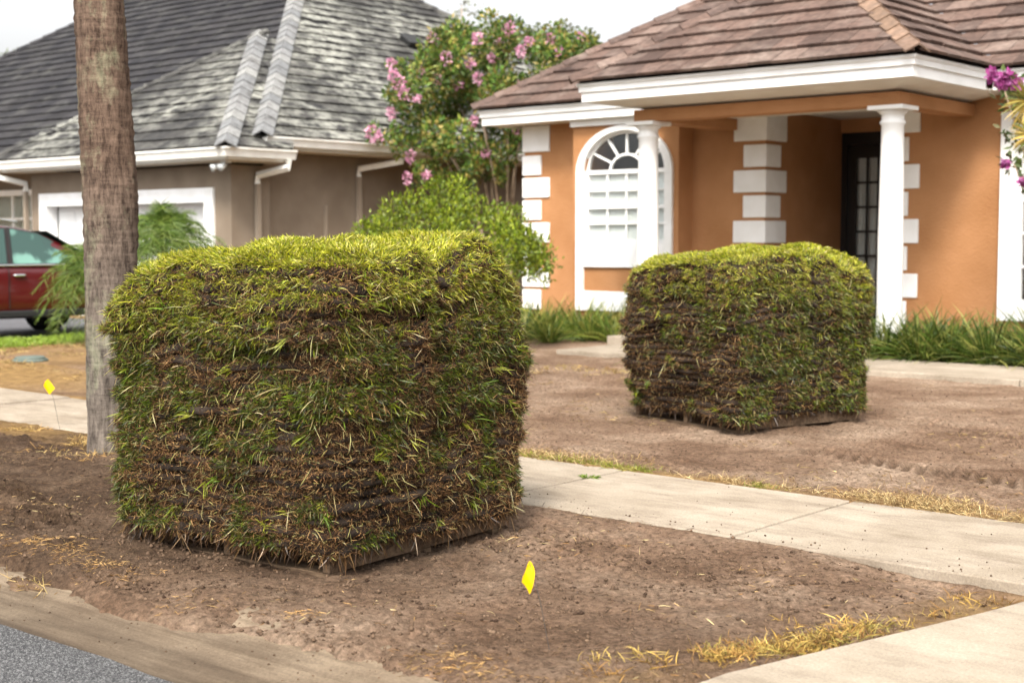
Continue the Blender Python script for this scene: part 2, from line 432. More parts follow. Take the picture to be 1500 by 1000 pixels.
M = dict(
    dirt=dirt_mat(), asphalt=asphalt_mat(), bark=bark_mat(),
    walk=concrete_mat('sidewalk_concrete', (.255, .21, .158), (.37, .315, .25), (.12, .088, .062), .7),
    drive=concrete_mat('driveway_concrete', (.25, .208, .158), (.35, .30, .238), (.13, .098, .07), .6),
    gutter=concrete_mat('gutter_concrete', (.16, .118, .08), (.275, .215, .152), (.07, .048, .031), .95, True, (.22, 3.2, 1), True),
    grey_drive=concrete_mat('grey_paving', (.09, .09, .1), (.13, .13, .14), (.06, .06, .06), .3),
    stucco=simple('orange_stucco', (.33, .160, .070), .92, (.41, .208, .098), 1.4, 9, 1.0, 45, .12),
    brown=simple('taupe_stucco', (.185, .145, .108), .9, (.225, .18, .137), 2.0, 6, .4, 70, .15),
    white=simple('white_paint', (.78, .78, .77), .55, (.72, .715, .70), 3.0, 6, .08, 60, .3),
    trimwhite=simple('white_stucco_trim', (.80, .80, .80), .8, (.74, .735, .72), 4.0, 6, .35, 80, .2),
    cream=simple('cream_gutter_paint', (.78, .77, .73), .45, (.70, .685, .64), 5, 6, 0, 60, .4),
    soffit=simple('soffit_paint', (.72, .69, .63), .8, (.66, .62, .56), 3, 4, .1, 50, .2),
    taupe_soffit=simple('taupe_soffit', (.55, .50, .42), .8, (.48, .43, .36), 3, 4, .1, 50, .2),
    dark=simple('dark_bronze_frame', (.012, .010, .009), .4, None, spec=.5),
    curtain=simple('pale_curtain', (.82, .82, .80), .9, (.74, .74, .72), 5, 4, 0),
    blind=simple('white_blind', (.85, .85, .83), .6),
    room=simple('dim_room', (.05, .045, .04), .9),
    glass=glass_mat('window_glass'),
    tint=glass_mat('tinted_glass', (.28, .55, .46)),
    deck=simple('roof_underlay', (.03, .028, .026), .9),
    tile_o=tile_mat('terracotta_brown_tile', [(.055, .034, .027), (.092, .058, .046), (.125, .08, .064), (.072, .047, .039), (.165, .115, .094)], .6, (.24, .185, .155), 2.2, streak_lo=.5, streak_hi=.72),
    tile_l=tile_mat('weathered_slate_tile', [(.010, .0095, .011), (.02, .019, .02), (.035, .033, .032), (.014, .013, .013), (.06, .057, .054)], .85, (.33, .33, .29), 4.2, streak_lo=.41, streak_hi=.60, stretch=(.8, .8, 2.2), gate=.45),
    tile_d=tile_mat('dark_slate_tile', [(.009, .0085, .011), (.018, .017, .02), (.03, .028, .03), (.012, .011, .012)], .6, (.11, .11, .10), 2.6, streak_lo=.52, streak_hi=.72, stretch=(1, 1, 1)),
    cap_l=tile_mat('pale_ridge_cap', [(.15, .155, .16), (.20, .20, .20), (.25, .25, .24)], .7, (.06, .055, .05), 3.0, streak_lo=.52, streak_hi=.68),
    cap_o=tile_mat('tan_ridge_cap', [(.17, .11, .075), (.23, .15, .105), (.14, .09, .066)], .6, (.09, .07, .06), 5.0, streak_lo=.5, streak_hi=.7),
    grass=blade_mat('grass_blades', .25, .4, .4), straw=blade_mat('straw_blades', .15, .7, .15), leaf=blade_mat('leaf_blades', .3, .45, .4), petal=blade_mat('petals', .4, .7, .1),
    soil=simple('dark_sod_soil', (.012, .009, .007), .95, (.038, .028, .022), 9, 8, 1.0, 55, .1),
    wood=simple('pallet_wood', (.075, .048, .03), .85, (.16, .11, .07), 9, 6, .3, 60, .15, stretch=(1, 6, 6)),
    clod=simple('dirt_crumbs', (.035, .021, .014), .95, (.15, .10, .066), 10, 4, 0, 60, .1),
    stem=simple('tree_bark', (.22, .16, .11), .9, (.32, .25, .18), 8, 6, .5, 40, .1),
    twig=simple('dark_twig', (.06, .045, .03), .9),
    yellow=simple('yellow_plastic', (.74, .47, .0), .5, None, spec=.3),
    wire=simple('flag_wire', (.09, .085, .08), .5, None, metal=.6),
    lidgreen=simple('faded_green_plastic', (.075, .10, .085), .7, (.11, .135, .115), 9),
    red=simple('dark_red_car_paint', (.075, .002, .004), .3, None, spec=.5, coat=1.0),
    black=simple('black_rubber', (.012, .012, .012), .8), plastic=simple('black_trim', (.02, .02, .02), .5),
    chrome=simple('chrome', (.8, .8, .8), .15, None, metal=1.0), rim=simple('alloy', (.45, .45, .46), .35, None, metal=.9),
    seat=simple('car_interior', (.05, .05, .05), .8), lamp=simple('lamp_lens', (.5, .52, .52), .15, None, spec=.6), redlamp=simple('tail_lens', (.35, .01, .01), .2),
    pipe=simple('taupe_downspout', (.27, .22, .17), .5, None, spec=.3), flash=simple('valley_metal', (.35, .38, .42), .4, None, metal=.7),
)

# ------------------------------------------------------------------ blade and leaf meshes
def fill_mesh(name, V, loops, starts, totals, col, mat):
    me = bpy.data.meshes.new(name)
    me.vertices.add(len(V)); me.loops.add(len(loops)); me.polygons.add(len(starts))
    me.vertices.foreach_set('co', V.astype(np.float32).ravel())
    me.loops.foreach_set('vertex_index', loops.astype(np.int32))
    me.polygons.foreach_set('loop_start', starts.astype(np.int32)); me.polygons.foreach_set('loop_total', totals.astype(np.int32))
    me.update(calc_edges=True)
    a = me.attributes.new('col', 'FLOAT_COLOR', 'POINT')
    a.data.foreach_set('color', np.concatenate([col, np.ones((len(col), 1))], 1).astype(np.float32).ravel())
    me.materials.append(mat)
    return me
def blade_mesh(name, P, D, L, W, bend, col, mat, base_col=None):
    """P base, D unit direction, L length, W width, bend vector (per blade), col rgb per blade."""
    n = len(P); P = np.asarray(P, float); D = nrm(np.asarray(D, float)); L = np.asarray(L)[:, None]; W = np.asarray(W)[:, None]
    side = nrm(np.cross(D, rng.normal(size=(n, 3))))
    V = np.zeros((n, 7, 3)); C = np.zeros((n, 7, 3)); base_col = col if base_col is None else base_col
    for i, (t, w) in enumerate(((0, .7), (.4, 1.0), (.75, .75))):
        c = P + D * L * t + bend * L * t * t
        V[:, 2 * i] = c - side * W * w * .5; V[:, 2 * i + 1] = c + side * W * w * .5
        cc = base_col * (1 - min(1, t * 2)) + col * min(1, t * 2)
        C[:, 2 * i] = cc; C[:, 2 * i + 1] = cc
    V[:, 6] = P + D * L + bend * L; C[:, 6] = col
    lp = np.array([0, 1, 3, 2, 2, 3, 5, 4, 4, 5, 6])
    loops = (np.arange(n)[:, None] * 7 + lp[None]).ravel()
    starts = (np.arange(n)[:, None] * 11 + np.array([0, 4, 8])[None]).ravel(); totals = np.tile([4, 4, 3], n)
    return fill_mesh(name, V.reshape(-1, 3), loops, starts, totals, C.reshape(-1, 3), mat)
def strand_mesh(name, P, D, L, W, bend, col, mat):
    n = len(P); D = nrm(D); L = np.asarray(L)[:, None]; W = np.asarray(W)[:, None]; side = nrm(np.cross(D, rng.normal(size=(n, 3))))
    V = np.zeros((n, 5, 3))
    for i, (t, w) in enumerate(((0, 1.0), (.55, .9))):
        c = P + D * L * t + bend * L * t * t; V[:, 2 * i] = c - side * W * w * .5; V[:, 2 * i + 1] = c + side * W * w * .5
    V[:, 4] = P + D * L + bend * L
    loops = (np.arange(n)[:, None] * 5 + np.array([0, 1, 3, 2, 2, 3, 4])[None]).ravel(); starts = (np.arange(n)[:, None] * 7 + np.array([0, 4])[None]).ravel()
    return fill_mesh(name, V.reshape(-1, 3), loops, starts, np.tile([4, 3], n), np.repeat(col, 5, 0), mat)
def leaf_mesh(name, P, D, N, L, W, col, mat):
    """pointed leaves: base, two sides, tip (folded along the midrib)."""
    n = len(P); D = nrm(D); S = nrm(np.cross(D, N)); U = nrm(np.cross(S, D)); L = np.asarray(L)[:, None]; W = np.asarray(W)[:, None]
    V = np.zeros((n, 4, 3)); V[:, 0] = P; V[:, 1] = P + D * L * .45 + S * W * .5 + U * W * .12; V[:, 2] = P + D * L; V[:, 3] = P + D * L * .45 - S * W * .5 + U * W * .12
    lp = np.array([0, 1, 2, 0, 2, 3]); loops = (np.arange(n)[:, None] * 4 + lp[None]).ravel()
    starts = np.arange(2 * n) * 3; totals = np.full(2 * n, 3)
    return fill_mesh(name, V.reshape(-1, 3), loops, starts, totals, np.repeat(col, 4, 0), mat)
def pick(cols, n, jit=.18):
    c = np.array(cols, float)[rng.integers(0, len(cols), n)]
    return c * (1 + rng.normal(0, jit, (n, 1))).clip(.5, 1.6)
def rdir(n): return nrm(rng.normal(size=(n, 3)))

# ------------------------------------------------------------------ ground, road, gutter, sidewalk, drives
def sstep(a, b, x):
    t = np.clip((x - a) / (b - a), 0, 1); return t * t * (3 - 2 * t)
WALK0, WALK1 = 5.60, 6.80
NEAR_PILE = (-5.04, 4.44, R(5)); FAR_PILE = (-5.86, 9.52, R(-15))
TRACKS = [((-5.0, 10.45), (-2.4, 8.72), .20), ((-4.75, 8.35), (-2.0, 7.72), .17), ((-7.6, 4.15), (-6.0, 3.62), .17), ((-3.9, 11.0), (-2.1, 9.9), .2)]
def track_z(x, y):
    z = np.zeros_like(x)
    for i, (a, b, w) in enumerate(TRACKS):
        a = np.array(a); b = np.array(b); d = (b - a) / np.linalg.norm(b - a); nn = np.array([-d[1], d[0]])
        s = (x - a[0]) * d[0] + (y - a[1]) * d[1]; q = (x - a[0]) * nn[0] + (y - a[1]) * nn[1]
        inside = sstep(0, .25, s) * (1 - sstep(np.linalg.norm(b - a) - .25, np.linalg.norm(b - a), s)) * (1 - sstep(w * .8, w, np.abs(q)))
        per = .105 if i != 2 else .12
        chev = np.sin(2 * np.pi * (s / per + (q / w) * (1.1 if i != 2 else 0) + (np.abs(q) / w * 1.2 if i == 2 else 0)))
        amp = .024 * sstep(.30, .46, fbm(x * .9, y * .9, None, 3, 71 + i)) * (1.6 if i == 2 else 1)
        z += inside * (chev * amp - .008)
    return z
def ground_z(x, y, fine=True):
    x = np.asarray(x, float); y = np.asarray(y, float)
    z = (fbm(x * .55, y * .55, None, 3, 3) - .5) * .05 + (fbm(x * 3.0, y * 3.0, None, 3, 5) - .5) * .028
    if fine:
        z = z + (fbm(x * 9, y * 9, None, 3, 9) - .5) * .035 * (1 - .5 * sstep(6.8, 9, y)) + track_z(x, y) + np.clip(fbm(x * 21, y * 21, None, 2, 12) - .5, 0, 1) * .075 * np.clip((fbm(x * 1.4, y * 1.4, None, 3, 13) - .32) * 3, .15, 1) * (1 - .4 * sstep(6.8, 8, y))
    z = z * (1 - .6 * sstep(30, 60, np.abs(x) + np.abs(y)))
    # settle against the hard edges
    edge = np.exp(-((y - WALK0) / .25) ** 2) * (y < WALK0) + np.exp(-((y - WALK1) / .25) ** 2) * (y > WALK1)
    z = z * (1 - .7 * edge) - .004 + .022 * edge
    rag = (fbm(x * 1.7, y * 1.7, None, 4, 21) - .5) * .09 + (fbm(x * 7, y * 7, None, 3, 22) - .5) * .05
    # ragged spill on to the gutter
    z = z + .022 * np.exp(-((y - 3.42) / .22) ** 2)
    lim = 3.15 + (fbm(x * 1.6, 0 * x, None, 3, 33) - .5) * .2 + .04 * sstep(-4.4, -3.4, x)
    z = z - .16 * sstep(-.02, .20, lim - y + rag * .22)
    z = np.where(y < 2.75, -.30, z)
    # under the sidewalk slabs
    inw = sstep(WALK0 + .0 + rag * .9, WALK0 + .09 + rag * .9, y) * (1 - sstep(WALK1 - .10 + rag * .8, WALK1 - .01 + rag * .8, y))
    z = z - .12 * inw
    # shallow trench along the sidewalk next to the driveway
    z = z - .065 * np.exp(-((y - 5.52) / .12) ** 2) * sstep(-3.3, -2.4, x)
    # under the driveway apron (right) and the far drive/walks
    ax = -2.42 + (y - 3.84) * .26
    z = z - .12 * sstep(-.02, .08, x - ax) * (y < 6.9)
    z = z - .16 * sstep(-2.1, -1.95, x) * (y >= 6.9)
    z = np.where((x < -18.45) & (x > -26) & (y < 14.3), z - .13, z)
    return z
def graded(lo, hi, a, b, fine, coarse_n):
    pts = list(np.arange(a, b + 1e-6, fine))
    left = a - (a - lo) * (np.linspace(0, 1, coarse_n + 1)[1:] ** 2.2); right = b + (hi - b) * (np.linspace(0, 1, coarse_n + 1)[1:] ** 2.2)
    return np.array(sorted(set(list(left) + pts + list(right))))
gx = graded(-160, 80, -10.5, -1.6, .0165, 60); gy = np.array(sorted(set(list(graded(-60, 220, 2.76, 11.6, 4.42, 60)) + list(np.arange(2.76, 5.75, .0165)) + list(np.arange(5.75, 6.7, .19)) + list(np.arange(6.7, 11.2, .0185)))))
GX, GY = np.meshgrid(gx, gy, indexing='ij')
GZ = ground_z(GX, GY)
nx, ny = GX.shape
idx = np.arange(nx * ny).reshape(nx, ny)
quads = np.stack([idx[:-1, :-1], idx[1:, :-1], idx[1:, 1:], idx[:-1, 1:]], -1).reshape(-1, 4)
gm = bpy.data.meshes.new('ground')
V = np.stack([GX, GY, GZ], -1).reshape(-1, 3)
gm.vertices.add(len(V)); gm.loops.add(quads.size); gm.polygons.add(len(quads))
gm.vertices.foreach_set('co', V.astype(np.float32).ravel()); gm.loops.foreach_set('vertex_index', quads.astype(np.int32).ravel())
gm.polygons.foreach_set('loop_start', (np.arange(len(quads)) * 4).astype(np.int32)); gm.polygons.foreach_set('loop_total', np.full(len(quads), 4, np.int32))
gm.polygons.foreach_set('use_smooth', np.ones(len(quads), bool))
gm.update(calc_edges=True)
def damp_and_shade_f(x, y):
    """darker moist topsoil: the verge round the near pallet and towards the left; crumbs shed from the sod; plus painted shade in the tyre-track grooves."""
    d = .16 * (y < WALK0) * 1.0
    d = d + .75 * sstep(-4.6, -5.6, x) * (y < WALK0)
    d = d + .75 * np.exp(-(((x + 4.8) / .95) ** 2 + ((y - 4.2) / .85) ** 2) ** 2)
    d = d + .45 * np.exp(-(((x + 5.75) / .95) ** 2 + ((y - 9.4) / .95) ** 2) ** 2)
    d = d + np.clip(-track_z(x, y) * 28, 0, .6)  # shadow in the tread grooves, painted as darker soil colour so the tracks show
    d = d + (fbm(x * .7, y * .7, None, 4, 44) - .5) * .7
    return np.clip(d, 0, 1)
def straw_f(x, y):
    s = .75 * sstep(-11.5, -14.5, x) + .5 * sstep(-6.6, -7.6, x) * (y > 5.2) * (y < 8.5)
    s = s + .75 * np.exp(-((y - WALK1) / .16) ** 2) * (y > WALK1 - .1) + .5 * np.exp(-((x + 2.5 - (y - 3.84) * .26) / .16) ** 2) * (y < WALK0)
    return np.clip(s + (fbm(x * 1.3, y * 1.3, None, 4, 45) - .62) * 1.2 * (s > .05), 0, .9)
for nm, fn in (('damp_and_shade', damp_and_shade_f), ('straw', straw_f)):
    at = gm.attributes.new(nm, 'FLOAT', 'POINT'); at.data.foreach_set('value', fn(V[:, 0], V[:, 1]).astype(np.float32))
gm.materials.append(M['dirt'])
tag(link('ground', gm), 'bare brown dirt yard scraped of its lawn', 'ground', kind='structure')

mb = MB()
xs_ = np.linspace(-70, 40, 441)
edge_n = (fbm(xs_ * 6, xs_ * 0, None, 4, 61) - .5) * .05
for i, x in enumerate(xs_):
    mb.v += [(x, -40, -.06), (x, 2.6 + edge_n[i], -.046), (x, 2.74 + edge_n[i], -.058), (x, 2.76 + edge_n[i], -.09)]
for i in range(len(xs_) - 1):
    for k in range(3):
        a = i * 4 + k; mb.f.append((a, a + 4, a + 5, a + 1))
tag(mb.build('road', M['asphalt']), 'grey coarse asphalt road beside the concrete gutter', 'road', kind='structure')

gut = thing('gutter', None, None, (-3, 3, -.06)); tag(gut, 'sand coloured rolled concrete gutter smeared with dirt', 'gutter', kind='structure')
prof = [(2.66, -.066), (2.80, -.068), (2.95, -.058), (3.10, -.034), (3.25, -.006), (3.38, .006), (3.46, .006), (3.46, -.2), (2.66, -.2)]
gj = [-40, -13.0, -9.9, -6.85, -3.76 + .95, .3, 3.3, 20]
for a, b in zip(gj[:-1], gj[1:]):
    m_ = MB(); n_ = len(prof)
    for x in (a + .004, b - .004):
        m_.v += [(x, y, z) for y, z in prof]
    m_.f += [(k, (k + 1) % n_, n_ + (k + 1) % n_, n_ + k) for k in range(n_)] + [tuple(range(n_ - 1, -1, -1)), tuple(range(n_, 2 * n_))]
    m_.build('gutter_section', M['gutter'], gut)

sw = thing('sidewalk', None, None, (-4, 6.2, 0)); tag(sw, 'pale concrete sidewalk of square slabs crossing the bare yard', 'sidewalk', kind='structure')
k = -14
while -3.52 + 1.5 * k < 12:
    x0 = -3.52 + 1.5 * k; k += 1
    dz = rng.normal(0, .003)
    MB().box(x0 + .009, x0 + 1.491, WALK0, WALK1, -.12, .022 + dz).build('concrete_slab', M['walk'], sw, bevel=.008)

dv = thing('driveway', None, None, (0, 5, 0)); tag(dv, 'pale concrete driveway apron flaring beside the verge', 'driveway', kind='structure')
m_ = MB(); pl = [(-2.45, 3.47), (-2.42, 3.84), (-2.25, 4.5), (-2.10, 5.1), (-2.0, WALK0 - .006), (4.0, WALK0 - .006), (4.0, 3.47)]
m_.prism(pl, lambda x, y: (x, y, -.14), lambda x, y: (x, y, .012)); m_.build('concrete_slab', M['drive'], dv, bevel=.006)
m_ = MB(); m_.prism([(-2.0, WALK1 + .006), (3.5, WALK1 + .006), (3.5, 20), (-2.0, 20)], lambda x, y: (x, y, -.14), lambda x, y: (x, y, .014)); m_.build('concrete_slab', M['drive'], dv, bevel=.006)

pw = thing('path', None, None, (-6, 14, 0)); tag(pw, 'pale concrete walkway leading along the orange house to its porch', 'path', kind='structure')
for a, b in ((-10.9, -8.6), (-8.6, -6.9), (-6.9, -5.2), (-5.2, -3.5), (-3.5, -2.01)):
    MB().box(a + .004, b - .004, 13.35, 14.75, -.1, .06).build('concrete_slab', M['drive'], pw, bevel=.008)
gd = MB(); gd.prism([(-25.6, -.0 + 3.5), (-18.42, 3.5), (-18.42, 14.45), (-25.6, 14.45)], lambda x, y: (x, y, -.3), lambda x, y: (x, y, -.055))
tag(gd.build('neighbour_driveway', M['grey_drive']), 'dark grey driveway in front of the brown house garage', 'driveway', kind='structure')

# ------------------------------------------------------------------ roofs
def clip_poly(sub, clipper):
    def inside(p, a, b): return (b[0] - a[0]) * (p[1] - a[1]) - (b[1] - a[1]) * (p[0] - a[0]) >= -1e-9
    def inter(p, q, a, b):
        x1, y1, x2, y2, x3, y3, x4, y4 = *p, *q, *a, *b
        d = (x1 - x2) * (y3 - y4) - (y1 - y2) * (x3 - x4)
        t = ((x1 - x3) * (y3 - y4) - (y1 - y3) * (x3 - x4)) / d
        return (x1 + t * (x2 - x1), y1 + t * (y2 - y1))
    out = sub
    for i in range(len(clipper)):
        a, b = clipper[i], clipper[(i + 1) % len(clipper)]
        inp, out = out, []
        if not inp: return []
        for j in range(len(inp)):
            p, q = inp[j], inp[(j + 1) % len(inp)]
            if inside(p, a, b):
                out.append(p)
                if not inside(q, a, b): out.append(inter(p, q, a, b))
            elif inside(q, a, b): out.append(inter(p, q, a, b))
    return out
def in_frame(p):
    d, x = depth_of(p); 
    return d > 1 and abs(x / d) < .375 and (p[2] - CAMZ) / d < .18

class Roof:
    """collects the tiles of all slopes of one roof; the 300 nearest in view become objects, the rest one joined part."""
    def __init__(s, part, tw, ex, thick=.03, lift=.035):
        s.part, s.tw, s.ex, s.th, s.lift = part, tw, ex, thick, lift
        s.full, s.stuff = [], {}
    def slope(s, O, e, up, poly, mat):
        O, e, up = np.array(O, float), nrm(np.array(e, float)), nrm(np.array(up, float)); n = np.cross(e, up); n = n if n[2] > 0 else -n
        amax = max(p[0] for p in poly); amin = min(p[0] for p in poly); bmax = max(p[1] for p in poly)
        L = s.ex + .07; r = 0; b = -.05
        while b < bmax:
            a = amin - s.tw * (1 + .5 * (r % 2)) + .02
            while a < amax:
                jb = rng.normal(0, .006)
                rect = [(a + .004, b + jb), (a + s.tw - .004, b + jb), (a + s.tw - .004, b + L), (a + .004, b + L)]
                cl = clip_poly(rect, poly)
                if len(cl) >= 3:
                    area = abs(sum(cl[i][0] * cl[(i + 1) % len(cl)][1] - cl[(i + 1) % len(cl)][0] * cl[i][1] for i in range(len(cl)))) / 2
                    c = O + e * (a + s.tw / 2) + up * (b + L / 2)
                    if area > (s.tw - .008) * (L - abs(jb)) * .985: s.full.append((depth_of(c)[0] if in_frame(c) else 1e6, (O, e, up, n, a, b + jb, L), mat))
                    elif area > .002: s.clipped(O, e, up, n, cl, b, L, mat)
                a += s.tw
            b += s.ex; r += 1
    def clipped(s, O, e, up, n, cl, b0, L, mat):
        mb, tints = s.stuff.setdefault(mat, (MB(), []))
        n0 = len(mb.v)
        def top(a, b): t = (b - b0) / L; return tuple(O + e * a + up * b + n * (s.th + s.lift * (1 - t)))
        def bot(a, b): t = (b - b0) / L; return tuple(O + e * a + up * b + n * (s.lift * (1 - t)))
        mb.prism(cl, bot, top)
        tints += [rng.uniform(.05, 1)] * (len(mb.v) - n0)
    def finish(s):
        s.full.sort(key=lambda q: q[0]); meshes = {}
        for i, (d, (O, e, up, n, a, b, L), mat) in enumerate(s.full):
            if i < 295 and d < 1e5:
                if mat not in meshes:
                    w = s.tw - .008; m_ = MB()
                    m_.prism([(0, 0), (w, 0), (w, L), (0, L)], lambda x, y: (x, y, s.lift * (1 - y / L)), lambda x, y: (x, y, s.th + s.lift * (1 - y / L)))
                    meshes[mat] = m_.mesh('roof_tile', M[mat])
                o = link('roof_tile', meshes[mat], s.part)
                p = O + e * (a + .004) + up * b + n * rng.uniform(0, .004)
                if np.cross(e, up)[2] < 0: p, ex_ = O + e * (a + s.tw - .004) + up * b, -e
                else: ex_ = e
                o.matrix_basis = Matrix(((ex_[0], up[0], n[0], p[0]), (ex_[1], up[1], n[1], p[1]), (ex_[2], up[2], n[2], p[2]), (0, 0, 0, 1)))
            else:
                s.clipped(O, e, up, n, [(a + .004, b), (a + s.tw - .004, b), (a + s.tw - .004, b + L), (a + .004, b + L)], b, L, mat)
        for mat, (mb, tints) in s.stuff.items():
            o = mb.build('roof_tile', M[mat], s.part); o['kind'] = 'stuff'
            at = o.data.attributes.new('tint', 'FLOAT', 'POINT'); at.data.foreach_set('value', np.array(tints, np.float32))
def caps(part, p0, p1, nL, nR, mat, w=.17, ln=.36, name='ridge_cap', lift=.05):
    """overlapping V shaped cap tiles from the eave p0 up to p1; nL/nR unit normals of both slopes."""
    p0, p1, nL, nR = [np.array(q, float) for q in (p0, p1, nL, nR)]
    d = p1 - p0; T = np.linalg.norm(d); d /= T; u = nrm(nL + nR); sL = np.cross(nL, d); sR = -np.cross(nR, d)
    if sL @ nR > 0: sL, sR = -sL, -sR
    me = None; t = -.06; k = 0
    while t < T:
        m_ = MB(); vs_ = []
        for tt, h in ((0, .026), (ln + .06, 0.0)):
            for off in (0.0, .022):
                vs_ += [tuple(d * tt + sL * w + u * (h + off)), tuple(u * (h + off + .03) + d * tt), tuple(d * tt + sR * w + u * (h + off))]
        # 0-2 low bottom,3-5 low top,6-8 high bottom,9-11 high top
        m_.add(vs_, [(3, 4, 10, 9), (4, 5, 11, 10), (0, 6, 7, 1), (1, 7, 8, 2), (0, 1, 4, 3), (1, 2, 5, 4), (6, 9, 10, 7), (7, 10, 11, 8), (0, 3, 9, 6), (2, 8, 11, 5)])
        if me is None: me = m_.mesh(name, M[mat])
        o = link(name, me, part); o.matrix_basis = Matrix.Translation(Vector(p0 + d * t + u * lift))
        t += ln; k += 1
def slope_n(up, e):
    n = np.cross(nrm(np.array(e, float)), nrm(np.array(up, float))); return n if n[2] > 0 else -n

# ------------------------------------------------------------------ orange house
H1 = thing('orange_house', 'single storey orange stucco house with white quoins, columned porch and brown tiled roof', 'house', (-9, 18, 0))
FY, EAVE, SOF = 17.30, 3.42, 3.18        # front wall plane, top of fascia, soffit level
BX0, BX1, BY = -13.50, -11.58, 16.94     # window bay
RX0, RX1, RY = -10.38, -8.60, 19.47      # entrance recess
WX0 = -14.77
for xa, xb in ((WX0, BX0), (BX1, RX0), (RX1, -7.0)): MB().box(xa, xb, FY, FY + .2, -.1, 3.3).build('wall', M['stucco'], H1)
MB().box(WX0, WX0 + .2, FY + .2, 30, -.1, 3.3).build('wall', M['stucco'], H1)
mb = MB(); mb.box(RX0 - .2, RX0, FY + .2, RY + .2, -.1, 3.3); mb.build('wall', M['stucco'], H1)
mb = MB(); mb.box(RX1, RX1 + .2, FY + .2, RY + .2, -.1, 3.3); mb.build('wall', M['stucco'], H1)
mb = MB(); mb.box(RX0, RX1, RY, RY + .2, 2.98, 3.3); mb.build('wall', M['stucco'], H1)
mb = MB(); mb.box(-7.0, -5.3, FY, FY + .2, -.1, .45); mb.box(-7.0, -5.3, FY, FY + .2, 2.9, 3.3); mb.box(-5.3, 3.0, FY, FY + .2, -.1, 3.3); mb.box(2.8, 3.0, FY + .2, 30, -.1, 3.3)
mb.build('wall', M['stucco'], H1)

def arch_z(x, xc, hw, zs, rise): return zs + rise * math.sqrt(max(0, 1 - ((x - xc) / hw) ** 2))
BXC = (BX0 + BX1) / 2; IHW, IZS, IRI = .745, 2.39, .60; WZ0 = 1.33
# bay wall with its arched opening
mb = MB()
mb.box(BX0, BXC - IHW, BY, FY + .2, -.1, 3.3); mb.box(BXC + IHW, BX1, BY, FY + .2, -.1, 3.3)
mb.box(BXC - IHW, BXC + IHW, BY, BY + .2, -.1, WZ0)
N = 24; xs = [BXC - IHW + 2 * IHW * i / N for i in range(N + 1)]
for i in range(N):
    a, b = xs[i], xs[i + 1]; za, zb = arch_z(a, BXC, IHW, IZS, IRI), arch_z(b, BXC, IHW, IZS, IRI)
    mb.add([(a, BY, za), (b, BY, zb), (b, BY, 3.3), (a, BY, 3.3), (a, BY + .2, za), (b, BY + .2, zb), (b, BY + .2, 3.3), (a, BY + .2, 3.3)], [(0, 1, 2, 3), (5, 4, 7, 6), (0, 4, 5, 1), (3, 2, 6, 7)])
mb.build('bay_wall', M['stucco'], H1)
# arched window: white surround, sash frame, panes
OHW, ORI = .875, .675
def ring(mb, outer, inner, y0, y1):
    n = len(outer); b = len(mb.v)
    for (ox, oz), (ix, iz) in zip(outer, inner): mb.v += [(ox, y0, oz), (ix, y0, iz), (ix, y1, iz), (ox, y1, oz)]
    for i in range(n - 1):
        for k in range(4):
            p, q = b + 4 * i + k, b + 4 * i + (k + 1) % 4
            mb.f.append((p, q, q + 4, p + 4))
    mb.f += [(b, b + 1, b + 2, b + 3), tuple(b + 4 * (n - 1) + k for k in (3, 2, 1, 0))]
def arch_path(hw, zs, rise, z0, n=28):
    p = [(BXC - hw, z0)] + [(BXC - hw * math.cos(math.pi * i / n), zs + rise * math.sin(math.pi * i / n)) for i in range(n + 1)] + [(BXC + hw, z0)]
    return p
wn_ = MB(); ring(wn_, arch_path(OHW, IZS, ORI, .33), arch_path(IHW - .005, IZS, IRI - .005, .33), BY - .05, BY + .1)
window = wn_.build('window', M['trimwhite'], H1, bevel=.006)
mb = MB(); mb.box(BXC - IHW + .006, BXC + IHW - .006, BY - .049, BY + .05, .98, WZ0 + .0); mb.box(BXC - IHW + .006, BXC + IHW - .006, BY - .049, BY - .002, .33, .62)
mb.build('window_apron', M['trimwhite'], window, bevel=.006)
fr = MB(); Y0, Y1 = BY + .04, BY + .09
ring(fr, arch_path(IHW - .004, IZS, IRI - .004, WZ0), arch_path(IHW - .045, IZS, IRI - .045, WZ0), Y0, Y1)
fr.box(BXC - IHW + .05, BXC + IHW - .05, Y0, Y1, WZ0, WZ0 + .05)
fr.box(BXC - IHW + .05, BXC + IHW - .05, Y0 - .004, Y1, IZS - .03, IZS + .03)
zs = [WZ0 + .05 + (IZS - .03 - WZ0 - .05) * i / 4 for i in range(5)]
for i in (1, 2, 3): fr.box(BXC - IHW + .05, BXC + IHW - .05, Y0 + (.004 if i != 2 else -.006), Y1, zs[i] - (.012 if i != 2 else .024), zs[i] + (.012 if i != 2 else .024))
xm = [BXC - (IHW - .045) + 2 * (IHW - .045) * i / 4 for i in range(5)]
for i in (1, 2, 3): fr.box(xm[i] - .012, xm[i] + .012, Y0 + .008, Y1, WZ0 + .04, IZS - .02)
